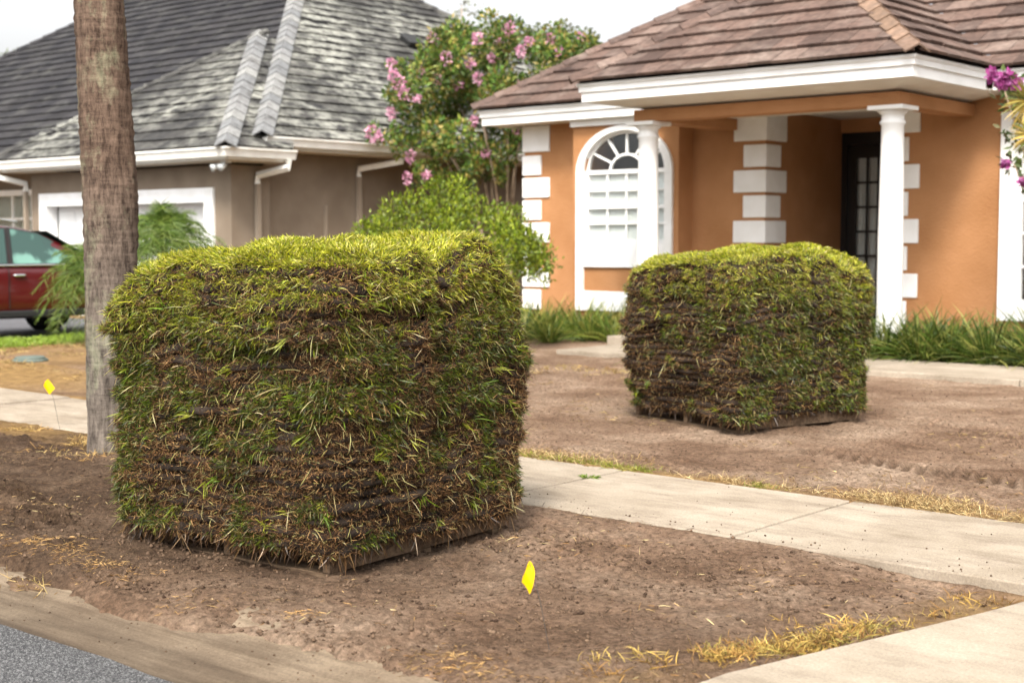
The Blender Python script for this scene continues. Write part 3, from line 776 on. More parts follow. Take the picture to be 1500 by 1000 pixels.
# sunburst
for ang in (30, 60, 90, 120, 150):
    a = R(ang); c, s_ = math.cos(a), math.sin(a)
    p0 = (BXC + .30 * c, IZS + .25 * s_); p1 = (BXC + (IHW - .04) * c, IZS + (IRI - .04) * s_); q = Vector((-(p1[1] - p0[1]), p1[0] - p0[0])).normalized() * .014
    fr.add([(p0[0] + q.x, Y0 + .01, p0[1] + q.y), (p0[0] - q.x, Y0 + .01, p0[1] - q.y), (p1[0] - q.x, Y0 + .01, p1[1] - q.y), (p1[0] + q.x, Y0 + .01, p1[1] + q.y),
            (p0[0] + q.x, Y1, p0[1] + q.y), (p0[0] - q.x, Y1, p0[1] - q.y), (p1[0] - q.x, Y1, p1[1] - q.y), (p1[0] + q.x, Y1, p1[1] + q.y)],
           [(0, 1, 2, 3), (7, 6, 5, 4), (0, 4, 5, 1), (1, 5, 6, 2), (2, 6, 7, 3), (3, 7, 4, 0)])
ring(fr, [(BXC - .32 * math.cos(math.pi * i / 16), IZS + .27 * math.sin(math.pi * i / 16)) for i in range(17)], [(BXC - .285 * math.cos(math.pi * i / 16), IZS + .235 * math.sin(math.pi * i / 16)) for i in range(17)], Y0 + .006, Y1)
fr.build('window_frame', M['white'], window)
for i in range(4):
    for j in range(4): MB().box(xm[i] + .014, xm[i + 1] - .014, Y0 + .026, Y0 + .03, zs[j] + .014, zs[j + 1] - .014).build('pane', M['glass'], window)
for a0, a1 in ((0, 30), (30, 60), (60, 90), (90, 120), (120, 150), (150, 180)):
    m_ = MB(); o_, i_ = [], []
    for t in range(7):
        a = R(a0 + 1.5 + (a1 - a0 - 3) * t / 6); o_.append((BXC - (IHW - .06) * math.cos(a), IZS + (IRI - .06) * math.sin(a))); i_.append((BXC - .325 * math.cos(a), IZS + .275 * math.sin(a)))
    ring(m_, o_, i_, Y0 + .026, Y0 + .03); m_.build('pane', M['glass'], window)
m_ = MB(); o_ = [(BXC - .28 * math.cos(math.pi * t / 12), IZS + .03 + .2 * math.sin(math.pi * t / 12)) for t in range(13)]; i_ = [(p[0], IZS + .03) for p in o_]
ring(m_, o_, i_, Y0 + .026, Y0 + .03); m_.build('pane', M['glass'], window)
bl = MB()
for i in range(34):
    z = WZ0 + .03 + i * .031
    bl.add([(BXC - .73, Y1 + .012, z), (BXC + .73, Y1 + .012, z), (BXC + .73, Y1 + .018, z + .030), (BXC - .73, Y1 + .018, z + .030)], [(0, 1, 2, 3)])
bl.build('window_blind', M['blind'], window)
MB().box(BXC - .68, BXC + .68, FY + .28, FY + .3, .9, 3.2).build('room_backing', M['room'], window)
# frieze under the eave on the bay
MB().box(BX0 - .02, BX1 + .02, BY - .06, BY - .002, 3.075, SOF).build('frieze', M['trimwhite'], H1, bevel=.005)

# quoin blocks
def quoins(xc, yc, sx, front=True, first=True, big=.50, small=.34):
    """corner at xc,yc; sx = +1: wall runs to -X of the corner, -1: to +X."""
    for k in range(9):
        zt = 3.17 if k == 0 else 2.71 - .352 * (k - 1); zb = 2.765 if k == 0 else zt - .31
        if zb < .05: break
        w = big if k % 2 == 0 else small
        if sx > 0: m_ = MB().box(xc - w, xc + .03, yc - .03, yc + w + .04, zb, zt)
        else: m_ = MB().box(xc - .03, xc + w, yc - .03, yc + w + .04, zb, zt)
        m_.build('quoin_block', M['trimwhite'], H1, bevel=.012)
quoins(RX0, FY, 1); quoins(RX1, FY, -1, big=.50, small=.35); quoins(WX0, FY, -1, big=.52, small=.35)

# porch: slab, columns, beams, ceiling
MB().box(-11.3, -7.2, 14.9, RY + .1, -.1, .13).build('porch_slab', M['drive'], H1, bevel=.01)
COLS = ((-10.96, 15.33), (-7.52, 15.33))
for cx, cy in COLS:
    c = MB(); c.lathe([(.165, 0), (.165, .05), (.15, .08), (.146, .3), (.145, 1.2), (.128, 2.35), (.126, 2.5), (.145, 2.52), (.145, 2.545), (.128, 2.56), (.128, 2.62), (.15, 2.635), (.18, 2.672)], (cx, cy, .2), 28)
    col = c.build('column', M['white'], H1, smooth=True)
    for p in col.data.polygons: p.use_smooth = True
    MB().box(cx - .2, cx + .2, cy - .2, cy + .2, .13, .205).build('base', M['white'], col, bevel=.006)
    MB().box(cx - .215, cx + .215, cy - .215, cy + .215, 2.872, 2.920).build('capital', M['white'], col, bevel=.006)
BT = 3.075; b1 = MB(); b1.box(-11.1, -7.38, 15.19, 15.47, 2.922, BT); b1.box(-7.66, -7.38, 15.47, FY, 2.922, BT); b1.box(-11.1, -10.82, 15.47, FY, 2.922, BT)
b1.build('porch_beam', M['stucco'], H1, bevel=.01)
sf = MB(); sf.sweep([(-11.6, FY), (-11.6, 14.73), (-7.0, 14.73), (-7.0, FY - .004)], [(-.002, SOF + .004), (-.002, SOF + .02), (-.64, BT + .015), (-.64, BT + .001)])
sf.box(-10.97, -7.63, 15.36, FY, BT + .003, BT + .016); sf.box(RX0, RX1, FY, RY, SOF + .003, SOF + .02)
sf.box(-15.15, -11.56, 16.81, FY, SOF + .002, SOF + .02); sf.box(-7.04, 3.5, 16.81, FY, SOF + .002, SOF + .02)
sf.build('soffit', M['soffit'], H1)
fp = [(-.08, SOF - .004), (0, SOF - .004), (0, 3.30), (.03, 3.30), (.03, 3.36), (.05, 3.38), (.05, EAVE - .012), (-.08, EAVE - .012)]
def fascia(path):
    MB().sweep(path, fp).build('fascia', M['white'], H1)
fascia([(-15.2, 30), (-15.2, 16.76), (-11.65, 16.76)])
fascia([(-11.6, 16.9), (-11.6, 14.73), (-7.0, 14.73), (-7.0, 16.70)])
fascia([(-6.94, 16.76), (3.6, 16.76)])

PT = .667
roof = MB()
ZR = EAVE + .667 * 6.6
roof.add([(-15.25, 16.71, EAVE), (3.6, 16.71, EAVE), (3.6, 23.3, ZR), (-8.65, 23.3, ZR)], [(0, 1, 2, 3)])
roof.add([(-15.25, 16.71, EAVE), (-8.65, 23.3, ZR), (-15.25, 29.9, EAVE)], [(0, 1, 2)])
roof.add([(-15.25, 29.9, EAVE), (-8.65, 23.3, ZR), (3.6, 23.3, ZR), (3.6, 29.9, EAVE)], [(0, 1, 2, 3)])
ZP = EAVE + PT * 2.35
roof.add([(-11.65, 14.68, EAVE), (-6.95, 14.68, EAVE), (-9.3, 17.03, ZP), (-9.3, 19.2, ZP), (-6.95, 16.85, EAVE), (-11.65, 16.85, EAVE)], [(0, 1, 2), (1, 4, 3, 2), (0, 2, 3, 5)])
roof1 = roof.build('roof', M['deck'], H1)
c_ = 1 / math.sqrt(1 + PT * PT); s_ = PT * c_
sl = lambda run: run / c_
rf = Roof(roof1, .33, .335, .035, .05)
upF = (0, c_, s_)
rf.slope((-15.25, 16.71, EAVE), (1, 0, 0), upF, [(0, -.06), (18.8, -.06), (18.8, sl(6.6)), (6.6, sl(6.6))], 'tile_o')
rf.slope((-11.65, 14.68, EAVE), (1, 0, 0), upF, [(-.03, -.06), (4.73, -.06), (2.35, sl(2.35))], 'tile_o')
rf.slope((-6.95, 14.68, EAVE), (0, 1, 0), (-c_, 0, s_), [(-.03, -.06), (2.13, -.06), (4.5, sl(2.35)), (2.35, sl(2.35))], 'tile_o')
rf.finish()
nF = slope_n(upF, (1, 0, 0)); nRt = slope_n((-c_, 0, s_), (0, 1, 0)); nLf = slope_n((c_, 0, s_), (0, 1, 0))
caps(roof1, (-6.95, 14.68, EAVE), (-9.3, 17.03, ZP), nF, nRt, 'cap_o', .15, .36)
caps(roof1, (-11.65, 14.68, EAVE), (-9.3, 17.03, ZP), nLf, nF, 'tile_o', .13, .40)
caps(roof1, (-15.25, 16.71, EAVE), (-8.65, 23.3, ZR), nLf, nF, 'tile_o', .13, .40)
vm = MB(); vm.tube([(-6.93, 16.79, EAVE + .075), (-9.2, 19.06, EAVE + .075 + 2.27 * PT)], .035, 6); vm.build('valley_flashing', M['flash'], roof1)

# entrance door: pair of dark framed leaves with glazed panes
MB().box(RX0 + .02, RX1 - .02, RY + .06, RY + .18, .13, .17).build('threshold', M['dark'], H1)
fr = MB(); fr.box(RX0 + .002, RX0 + .09, RY + .02, RY + .16, .17, 2.978); fr.box(RX1 - .09, RX1 - .002, RY + .02, RY + .16, .17, 2.978); fr.box(RX0 + .09, RX1 - .09, RY + .02, RY + .16, 2.80, 2.978)
fr.build('door_frame', M['dark'], H1)
lw = (RX1 - RX0 - .18) / 2
for i in range(2):
    x0 = RX0 + .09 + i * lw + .004; x1 = x0 + lw - .008; st = .13
    d_ = MB(); ya, yb = RY + .06, RY + .11
    d_.box(x0, x0 + st, ya, yb, .18, 2.79); d_.box(x1 - st, x1, ya, yb, .18, 2.79); d_.box(x0 + st, x1 - st, ya, yb, .18, .42); d_.box(x0 + st, x1 - st, ya, yb, 2.6, 2.79)
    nc, nr = 3, 6; gx0, gx1, gz0, gz1 = x0 + st, x1 - st, .42, 2.6
    cw, rh = (gx1 - gx0) / nc, (gz1 - gz0) / nr
    for c in range(1, nc): d_.box(gx0 + c * cw - .016, gx0 + c * cw + .016, ya + .006, yb - .006, gz0, gz1)
    for r in range(1, nr): d_.box(gx0, gx1, ya + .009, yb - .009, gz0 + r * rh - .016, gz0 + r * rh + .016)
    door = d_.build('door', M['dark'], H1)
    for c in range(nc):
        for r in range(nr):
            MB().box(gx0 + c * cw + .017, gx0 + (c + 1) * cw - .017, ya + .024, ya + .028, gz0 + r * rh + .017, gz0 + (r + 1) * rh - .017).build('pane', M['glass'], door)
    hx = x1 - .06 if i == 0 else x0 + .06
    MB().tube([(hx, ya - .0, 1.12), (hx, ya - .05, 1.12), (hx + (-.1 if i == 0 else .1), ya - .05, 1.12)], .012, 8).build('handle', M['chrome'], door)
cu = MB(); nseg = 90; ys_ = [RY + .17 + .02 * math.sin(i * 1.1) + .012 * math.sin(i * .47) for i in range(nseg + 1)]
for i in range(nseg + 1):
    x = RX0 + .16 + (RX1 - RX0 - .32) * i / nseg; cu.v += [(x, ys_[i], .2), (x, ys_[i], 2.75)]
for i in range(nseg): cu.f.append((2 * i, 2 * i + 2, 2 * i + 3, 2 * i + 1))
cu.build('curtain', M['curtain'], H1, smooth=True)
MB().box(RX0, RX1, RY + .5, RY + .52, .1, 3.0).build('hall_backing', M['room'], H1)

# square window of the right wing
wx0, wx1, wz0, wz1 = -7.03, -5.2, .39, 2.95
def frame_box(mb, x0, x1, z0, z1, w, y0, y1):
    mb.box(x0, x0 + w, y0, y1, z0, z1); mb.box(x1 - w, x1, y0, y1, z0, z1); mb.box(x0 + w, x1 - w, y0, y1, z0, z0 + w); mb.box(x0 + w, x1 - w, y0, y1, z1 - w, z1); return mb
w2 = frame_box(MB(), wx0, wx1, wz0, wz1, .20, FY - .05, FY + .04).build('window', M['trimwhite'], H1, bevel=.006)
w2f = frame_box(MB(), wx0 + .2, wx1 - .2, wz0 + .2, wz1 - .2, .06, FY + .02, FY + .1)
gx0, gx1, gz0, gz1 = wx0 + .26, wx1 - .26, wz0 + .26, wz1 - .26
for i in (1, 2, 3): x = gx0 + (gx1 - gx0) * i / 4; w2f.box(x - .013, x + .013, FY + .05, FY + .09, gz0, gz1)
for i in range(1, 5): z = gz0 + (gz1 - gz0) * i / 5; w2f.box(gx0, gx1, FY + .045, FY + .085, z - .014, z + .014)
w2f.build('window_frame', M['white'], w2)
for i in range(4):
    for j in range(5):
        MB().box(gx0 + (gx1 - gx0) * i / 4 + .014, gx0 + (gx1 - gx0) * (i + 1) / 4 - .014, FY + .066, FY + .07, gz0 + (gz1 - gz0) * j / 5 + .015, gz0 + (gz1 - gz0) * (j + 1) / 5 - .015).build('pane', M['glass'], w2)
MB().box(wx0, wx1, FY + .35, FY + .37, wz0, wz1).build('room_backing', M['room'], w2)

# ------------------------------------------------------------------ brown house (left)
H2 = thing('brown_house', 'taupe stucco house with garage and weathered dark tile roof behind palm trunk', 'house', (-24, 20, 0))
G0, G1, GY_ = -24.7, -18.64, 14.5       # garage front wall
GZ_, MZ = 2.84, 3.06                    # eave levels (top of gutter)
gx0, gx1 = -24.37, -19.07               # outer edges of the white door surround
mb = MB(); mb.box(G0, gx0 + .04, GY_, GY_ + .2, -.1, 2.6); mb.box(gx1 - .04, G1, GY_, GY_ + .2, -.1, 2.6); mb.box(gx0 + .04, gx1 - .04, GY_, GY_ + .2, 2.2, 2.6)
mb.box(G1 - .2, G1, GY_ + .2, 15.3, -.1, 2.6); mb.box(G0, G0 + .2, GY_ + .2, 16.3, -.1, 2.6)
mb.build('garage_wall', M['brown'], H2)
mb = MB(); mb.box(-19.0, -18.8, 15.3, 29.5, -.1, 2.84); mb.build('wall', M['brown'], H2)
mb = MB(); mb.box(-37.5, -31.0, 16.3, 16.5, -.1, 2.9); mb.box(-26.2, G0 + .2, 16.3, 16.5, -.1, 2.9); mb.box(-31.0, -26.2, 16.3, 16.5, -.1, .6); mb.box(-31.0, -26.2, 16.3, 16.5, 2.45, 2.9)
mb.build('wall', M['brown'], H2)
# tall expansion joints on the side wall
for y, z0, z1 in ((16.66, .3, 1.98), (16.26, .3, 1.5)):
    MB().box(-18.798, -18.77, y - .03, y + .03, z0, z1).build('control_joint', M['pipe'], H2)
# garage door
tr = MB(); w = .24; tr.box(gx0, gx0 + w, GY_ - .05, GY_ + .2, -.05, 2.24); tr.box(gx1 - w, gx1, GY_ - .05, GY_ + .2, -.05, 2.24); tr.box(gx0 + w, gx1 - w, GY_ - .05, GY_ + .2, 2.0, 2.24)
tr.build('door_surround', M['trimwhite'], H2, bevel=.008)
gdm = MB(); gdm.box(gx0 + w, gx1 - w, GY_ + .22, GY_ + .26, -.05, 2.0); gdoor = gdm.build('garage_door', M['white'], H2)
pw_ = (gx1 - gx0 - 2 * w) / 8
for i in range(8):
    for j in range(4):
        MB().box(gx0 + w + i * pw_ + .05, gx0 + w + (i + 1) * pw_ - .05, GY_ + .205, GY_ + .22, -.03 + j * .5 + .06, -.03 + (j + 1) * .5 - .06).build('door_panel', M['white'], gdoor, bevel=.012)
# window left of the garage
wl0, wl1 = -31.0, -26.2
w3 = frame_box(MB(), wl0, wl1, .6, 2.45, .12, 16.24, 16.42).build('window', M['white'], H2)
f3 = MB()
for i in range(1, 6): x = wl0 + (wl1 - wl0) * i / 6; f3.box(x - .02, x + .02, 16.32, 16.36, .72, 2.33)
for i in (1, 2): z = .6 + 1.85 * i / 3; f3.box(wl0 + .12, wl1 - .12, 16.33, 16.37, z - .02, z + .02)
f3.build('window_frame', M['white'], w3)
for i in range(6):
    for j in range(3): MB().box(wl0 + (wl1 - wl0) * i / 6 + .03, wl0 + (wl1 - wl0) * (i + 1) / 6 - .03, 16.345, 16.35, .6 + 1.85 * j / 3 + .03, .6 + 1.85 * (j + 1) / 3 - .03).build('pane', M['glass'], w3)
cu = MB(); ns = 80
for i in range(ns + 1): x = wl0 + (wl1 - wl0) * i / ns; cu.v += [(x, 16.55 + .03 * math.sin(i * 1.9), .6), (x, 16.55 + .03 * math.sin(i * 1.9), 2.45)]
for i in range(ns): cu.f.append((2 * i, 2 * i + 2, 2 * i + 3, 2 * i + 1))
cu.build('curtain', simple('beige_curtain', (.5, .48, .40), .9), w3, smooth=True)
# soffits, gutters, downspouts
so = MB(); so.box(-25.0, -18.15, 14.06, 14.49, GZ_ - .2, GZ_ - .17); so.box(G1 + .002, -18.15, 14.49, 15.3, GZ_ - .2, GZ_ - .17)
so.box(-18.79, -18.26, 15.32, 29.9, MZ - .21, MZ - .18); so.build('soffit', M['taupe_soffit'], H2)
gp = [(-.02, -.15), (.07, -.15), (.085, -.09), (.10, -.05), (.12, -.03), (.12, 0), (.105, 0), (.10, -.02), (-.02, -.02)]
g1 = MB(); g1.sweep([(-25.05, 16.0), (-25.05, 14.0), (-18.1, 14.0), (-18.1, 15.35)], [(o, GZ_ + z) for o, z in gp]); g1.build('rain_gutter', M['cream'], H2)
g2 = MB(); g2.sweep([(-18.25, 14.85), (-18.25, 30.0)], [(o, MZ + z) for o, z in gp]); g2.build('rain_gutter', M['cream'], H2)
g3 = MB(); g3.sweep([(-38.0, 14.85), (-25.2, 14.85)], [(o, MZ + z) for o, z in gp]); g3.build('rain_gutter', M['cream'], H2)
fb = MB(); fb.box(-18.30, -18.27, 14.85, 30, MZ - .19, MZ - .02); fb.box(-25.0, -18.16, 14.02, 14.05, GZ_ - .19, GZ_ - .02); fb.box(-18.15, -18.12, 14.05, 15.3, GZ_ - .19, GZ_ - .02); fb.build('fascia', M['cream'], H2)
def downspout(top, wall, zb):
    a = Vector(top); b = Vector(wall)
    ds = MB().tube([a, a - Vector((0, 0, .13)), b + Vector((0, 0, .14)), b], .062, 4, square=True).build('downspout', M['cream'], H2)
    MB().tube([b, (b.x, b.y, zb)], .055, 4, square=True).build('pipe', M['pipe'], ds)
downspout((-18.04, 15.20, GZ_ - .15), (G1 + .06, 15.0, 2.30), 0)
downspout((-18.19, 17.95, MZ - .15), (-18.8 + .07, 17.4, 2.50), 0)
# roof
PL = .667; cl_ = 1 / math.sqrt(1 + PL * PL); sl_ = PL * cl_
PG = .667; cg = 1 / math.sqrt(1 + PG * PG); sg = PG * cg
X0, X1, YA, YB = -38.0, -18.2, 14.8, 30.0
half = (YB - YA) / 2; ZT = MZ + PL * half
rd = MB()
rd.add([(X0, YA, MZ), (X1, YA, MZ), (X1, YB, MZ), (X0, YB, MZ), (X0 + half, YA + half, ZT), (X1 - half, YA + half, ZT)], [(0, 1, 5, 4), (1, 2, 5), (2, 3, 4, 5), (3, 0, 4)])
gw = (-18.05 + 25.1); gh = gw / 2; ZG = GZ_ + PG * gh; gxm = -18.05 - gh; ybk = YA + (ZG - MZ) / PL
rd.add([(-25.1, 13.95, GZ_), (-18.05, 13.95, GZ_), (gxm, 13.95 + gh, ZG), (gxm, ybk + .4, ZG), (-18.05, 15.3, GZ_), (-25.1, 15.3, GZ_)], [(0, 1, 2), (1, 4, 3, 2), (0, 2, 3, 5)])
roof2 = rd.build('roof', M['deck'], H2)
r2 = Roof(roof2, .33, .33, .03, .04)
r2.slope((-25.1, 13.95, GZ_), (1, 0, 0), (0, cg, sg), [(-.02, -.06), (gw + .02, -.06), (gh, gh / cg)], 'tile_l')
r2.slope((-18.05, 13.95, GZ_), (0, 1, 0), (-cg, 0, sg), [(-.02, -.06), (1.3, -.06), (4.6, gh / cg), (gh, gh / cg)], 'tile_l')
r2.slope((X1, YA, MZ), (0, 1, 0), (-cl_, 0, sl_), [(0, -.06), (YB - YA, -.06), (half, half / cl_)], 'tile_l')
r2.slope((X0, YA, MZ), (1, 0, 0), (0, cl_, sl_), [(0, -.06), (X1 - X0, -.06), (X1 - X0 - half, half / cl_), (half, half / cl_)], 'tile_d')
r2.finish()
nf = slope_n((0, cl_, sl_), (1, 0, 0)); nr = slope_n((-cl_, 0, sl_), (0, 1, 0)); nl = slope_n((cl_, 0, sl_), (0, 1, 0))
caps(roof2, (-18.05, 13.95, GZ_), (gxm, 13.95 + gh, ZG), nf, nr, 'cap_l', .19, .36)
caps(roof2, (-25.1, 13.95, GZ_), (gxm, 13.95 + gh, ZG), nl, nf, 'tile_l', .10, .36)
caps(roof2, (X1, YA, MZ), (X1 - half, YA + half, ZT), nf, nr, 'cap_l', .19, .36)
caps(roof2, (X0, YA, MZ), (X0 + half, YA + half, ZT), nl, nf, 'tile_d', .15, .36)
caps(roof2, (X1, YB, MZ), (X1 - half, YA + half, ZT), nr, slope_n((0, -cl_, sl_), (1, 0, 0)), 'tile_l', .15, .36)

# small fittings of the brown house
vt_ = MB(); vt_.box(-.18, .18, -.2, .2, 0, .12); vt_.box(-.22, .22, -.24, .24, .12, .17)
o = vt_.build('roof_vent', M['plastic'], roof2, bevel=.02); o.location = (-21.85, 21.8, MZ + PL * (21.85 - 18.2) + .03); o.rotation_euler = (0, math.atan(PL), 0)
fl_ = MB(); fl_.box(-18.46, -18.34, 14.16, 14.28, GZ_ - .235, GZ_ - .201); flo = fl_.build('floodlight', M['white'], H2)
for dx in (-.09, .09): MB().tube([(-18.40 + dx * .4, 14.22, GZ_ - .23), (-18.40 + dx, 14.10, GZ_ - .29), (-18.40 + dx * 1.2, 14.02, GZ_ - .32)], [.02, .045, .06], 10).build('lamp_head', M['lamp'], flo, smooth=True)
downspout((-24.95, 13.93, GZ_ - .15), (-24.80, 14.44, 2.30), 0)

# ------------------------------------------------------------------ sod piles on pallets
def pile(center, rz, hx, hy, top, label, plabel, n_side, n_thatch, n_top, wscale, seed, comb=0.0, tilt=0.0, cleft=.03, bias=(0, 0)):
    """stack of sod slabs (24 courses, two to a course) shaggy with blades on a wooden pallet."""
    cx, cy = center; PZ = .125
    rt = thing('sod_pile', label, 'sod pile', (cx, cy, PZ), 'pallets of fresh sod', rz)
    WMp = WM[rt.name]
    NL = 24; H = top - PZ; p = 13.0
    def shape(f):                       # horizontal scale with height
        return .965 + .045 * np.clip(f, 0, 1) ** .6 - .085 * np.clip((f - .86) / .14, 0, 1) ** 2.2
    def warp(x, y, f):
        """local (x,y in metres on the unit pile, f = height fraction) -> local position."""
        e = (np.abs(x / hx) ** 4 + np.abs(y / hy) ** 4) ** .25
        Ht = H * (1 - .095 * np.clip(e, 0, 1.1) ** 5 + tilt * x / hx) - cleft * np.exp(-((y - .06 + .05 * np.sin(x * 5)) / .085) ** 2)
        Ht = Ht + (fbm(x * 2.6 + seed, y * 2.6, None, 3, seed) - .5) * .21
        return Ht * f - .03 * np.clip(1 - f * 7, 0, 1) ** 1.5 * np.clip(e, 0, 1.1) ** 6
    def norm_xy(x, y):
        q = (np.abs(x / hx) ** p + np.abs(y / hy) ** p) ** (1 / p)
        return q
    def offs(th, f):                    # ragged course-by-course set of the faces
        return -cleft * .45 * np.exp(-((th - .06) / .10) ** 2) * np.clip(f * 1.3, .2, 1) + (fbm(th * 3.2 + seed, f * 6.0, None, 3, seed + 5) - .5) * .095 + (vnoise(th * 1.3, np.floor(f * NL) * 3.7, None, seed + 8) - .5) * .042
    # slabs
    for k in range(NL):
        for h in (0, 1):
            f0, f1 = k / NL + .004, (k + 1) / NL - .004
            n = 14; ring_ = []
            if k % 2 == 0: bx = (-hx, -.004) if h == 0 else (.004, hx); by = (-hy, hy)
            else: bx = (-hx, hx); by = (-hy, -.004) if h == 0 else (.004, hy)
            for i in range(n): ring_.append((bx[0] + (bx[1] - bx[0]) * i / n, by[0]))
            for i in range(n): ring_.append((bx[1], by[0] + (by[1] - by[0]) * i / n))
            for i in range(n): ring_.append((bx[1] - (bx[1] - bx[0]) * i / n, by[1]))
            for i in range(n): ring_.append((bx[0], by[1] - (by[1] - by[0]) * i / n))
            rr = np.array(ring_); vv = []
            for f, ins in ((f0, .014), ((f0 + f1) / 2, 0.0), (f1, .012)):
                x, y = rr[:, 0], rr[:, 1]; q = norm_xy(x, y); outer = q > .9
                th = np.arctan2(y, x); s_ = shape(np.full_like(x, f)) + offs(th, np.full_like(x, f)) / hx
                s_ = s_ + (vnoise(x * 25, y * 25, np.full_like(x, f * 40), seed + k) - .5) * .03
                X = np.where(outer, x / np.maximum(q, 1e-6) * (s_ - ins / hx), x * s_); Y = np.where(outer, y / np.maximum(q, 1e-6) * (s_ - ins / hy), y * s_)
                Z = warp(X, Y, f)
                vv.append(np.stack([X, Y, Z], 1))
            m = len(rr); allv = np.concatenate(vv); c0 = allv[:m].mean(0); c1 = allv[2 * m:].mean(0); c1[2] = warp(np.array([c1[0]]), np.array([c1[1]]), f1)[0]; c0[2] = warp(np.array([c0[0]]), np.array([c0[1]]), f0)[0]
            fs = []
            for lv in (0, 1):
                for i in range(m): a, b = lv * m + i, lv * m + (i + 1) % m; fs.append((a, b, b + m, a + m))
            for i in range(m): fs.append((3 * m, (i + 1) % m, i)); fs.append((3 * m + 1, 2 * m + i, 2 * m + (i + 1) % m))
            b_ = MB(); b_.v = [tuple(q) for q in allv] + [tuple(c0), tuple(c1)]; b_.f = fs
            b_.build('sod_slab', M['soil'], rt, smooth=True, local=True)
    # points on the faces
    def face_pts(n, w=(1, 1, .45, .45)):
        w = np.array(w) * np.array([hx, hy, hx, hy]); side = rng.choice(4, n, p=w / w.sum()); t = rng.uniform(-1, 1, n)
        x = np.select([side == 0, side == 1, side == 2, side == 3], [t * hx, np.full(n, hx), t * hx, np.full(n, -hx)])
        y = np.select([side == 0, side == 1, side == 2, side == 3], [np.full(n, -hy), t * hy, np.full(n, hy), t * hy])
        return x, y
    def place(x, y, f, inset):
        q = norm_xy(x, y); th = np.arctan2(y, x); s_ = shape(f) + offs(th, f) / hx
        X = x / q * (s_ - inset / hx); Y = y / q * (s_ - inset / hy)
        N = np.stack([np.sign(x) * np.abs(x / hx) ** (p - 1) / hx, np.sign(y) * np.abs(y / hy) ** (p - 1) / hy, np.zeros_like(x)], 1)
        return np.stack([X, Y, warp(X, Y, f)], 1), nrm(N)
    UP = np.array([0, 0, 1.0])
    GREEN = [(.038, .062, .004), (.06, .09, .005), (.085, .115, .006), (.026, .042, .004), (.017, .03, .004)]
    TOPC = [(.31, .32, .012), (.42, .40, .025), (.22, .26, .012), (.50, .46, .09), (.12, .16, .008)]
    BROWN = [(.105, .052, .023), (.055, .027, .013), (.16, .083, .034), (.025, .015, .009), (.26, .155, .065)]
    PALE = [(.40, .31, .14), (.33, .30, .10), (.36, .33, .15)]
    # green tufts rooted along the courses
    nt = n_side // 6
    x, y = face_pts(nt); k = rng.integers(0, NL, nt); f = (k + rng.uniform(.4, 1.05, nt)) / NL
    den = 1.0 * fbm(np.arctan2(y, x) * 4.5 + seed, f * 7.5, None, 4, seed + 2) + .26 * f ** 1.5 + .07 * comb * (np.abs(x - hx) < .01) - .03
    rowden = vnoise(np.arctan2(y, x) * 2.2, k * 5.1, None, seed + 31)
    keep = (den + .22 * rowden + np.where(np.abs(y + hy) < .01, bias[0], 0) + np.where(np.abs(x - hx) < .01, bias[1], 0)) > rng.normal(.70, .05, nt)
    x, y, f, k = x[keep], y[keep], f[keep], k[keep]; nt = len(x)
    P0, N0 = place(x, y, f, rng.uniform(.0, .02, nt)); T0 = nrm(np.cross(UP, N0))
    tdir = nrm(N0 * rng.uniform(.5, 1.1, (nt, 1)) + UP * rng.normal(.12, .42, (nt, 1)) + T0 * rng.normal(0, .5, (nt, 1)))
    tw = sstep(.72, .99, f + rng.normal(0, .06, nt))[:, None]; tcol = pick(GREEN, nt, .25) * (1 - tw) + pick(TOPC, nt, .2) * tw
    yl = rng.uniform(size=nt) < .17; tcol[yl] = pick([(.16, .18, .010), (.22, .22, .02), (.13, .17, .010), (.10, .17, .008)], yl.sum())
    nb = rng.integers(4, 11, nt); ii = np.repeat(np.arange(nt), nb); n = len(ii)
    P = P0[ii] + T0[ii] * rng.normal(0, .011, (n, 1)) + UP * rng.normal(0, .008, (n, 1)) + N0[ii] * rng.normal(-.004, .006, (n, 1))
    right = (np.abs(x - hx) < .01)[ii][:, None]
    D = nrm(tdir[ii] + rng.normal(0, .55, (n, 3)) + comb * right * (T0[ii] * .8 - UP * .5))
    L = rng.uniform(.014, .038, n) * np.where(rng.uniform(size=n) < .1, 1.7, 1); W = rng.uniform(.002, .0042, n) * wscale
    bend = np.stack([np.zeros(n), np.zeros(n), -rng.uniform(.0, .45, n)], 1) + rng.normal(0, .22, (n, 3))
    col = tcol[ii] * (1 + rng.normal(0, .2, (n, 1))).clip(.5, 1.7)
    dry = rng.uniform(size=n) < .05; col[dry] = pick(PALE, dry.sum()) * .65
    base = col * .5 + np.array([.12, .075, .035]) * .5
    sets = [(P, D, L, W, bend, col, base)]
    # bold bright tufts, longer than the rest
    nt = max(40, n_side // 2200); x, y = face_pts(nt); f = rng.uniform(.04, .98, nt); P0, N0 = place(x, y, f, np.full(nt, .004)); T0 = nrm(np.cross(UP, N0)); ii = np.repeat(np.arange(nt), rng.integers(7, 16, nt)); n = len(ii)
    tdir = nrm(N0 * .8 + T0 * rng.normal(0, .8, (nt, 1)) + UP * rng.normal(0, .45, (nt, 1)))
    tc_ = pick([(.17, .21, .010), (.24, .27, .02), (.11, .18, .008), (.28, .29, .035)], nt, .15)
    sets.append((P0[ii] + rng.normal(0, .008, (n, 3)), tdir[ii] + rng.normal(0, .38, (n, 3)), rng.uniform(.03, .075, n), rng.uniform(.0026, .0045, n) * wscale, np.stack([rng.normal(0, .2, n), rng.normal(0, .2, n), -rng.uniform(0, .5, n)], 1), tc_[ii] * (1 + rng.normal(0, .15, (n, 1))), tc_[ii] * .6))
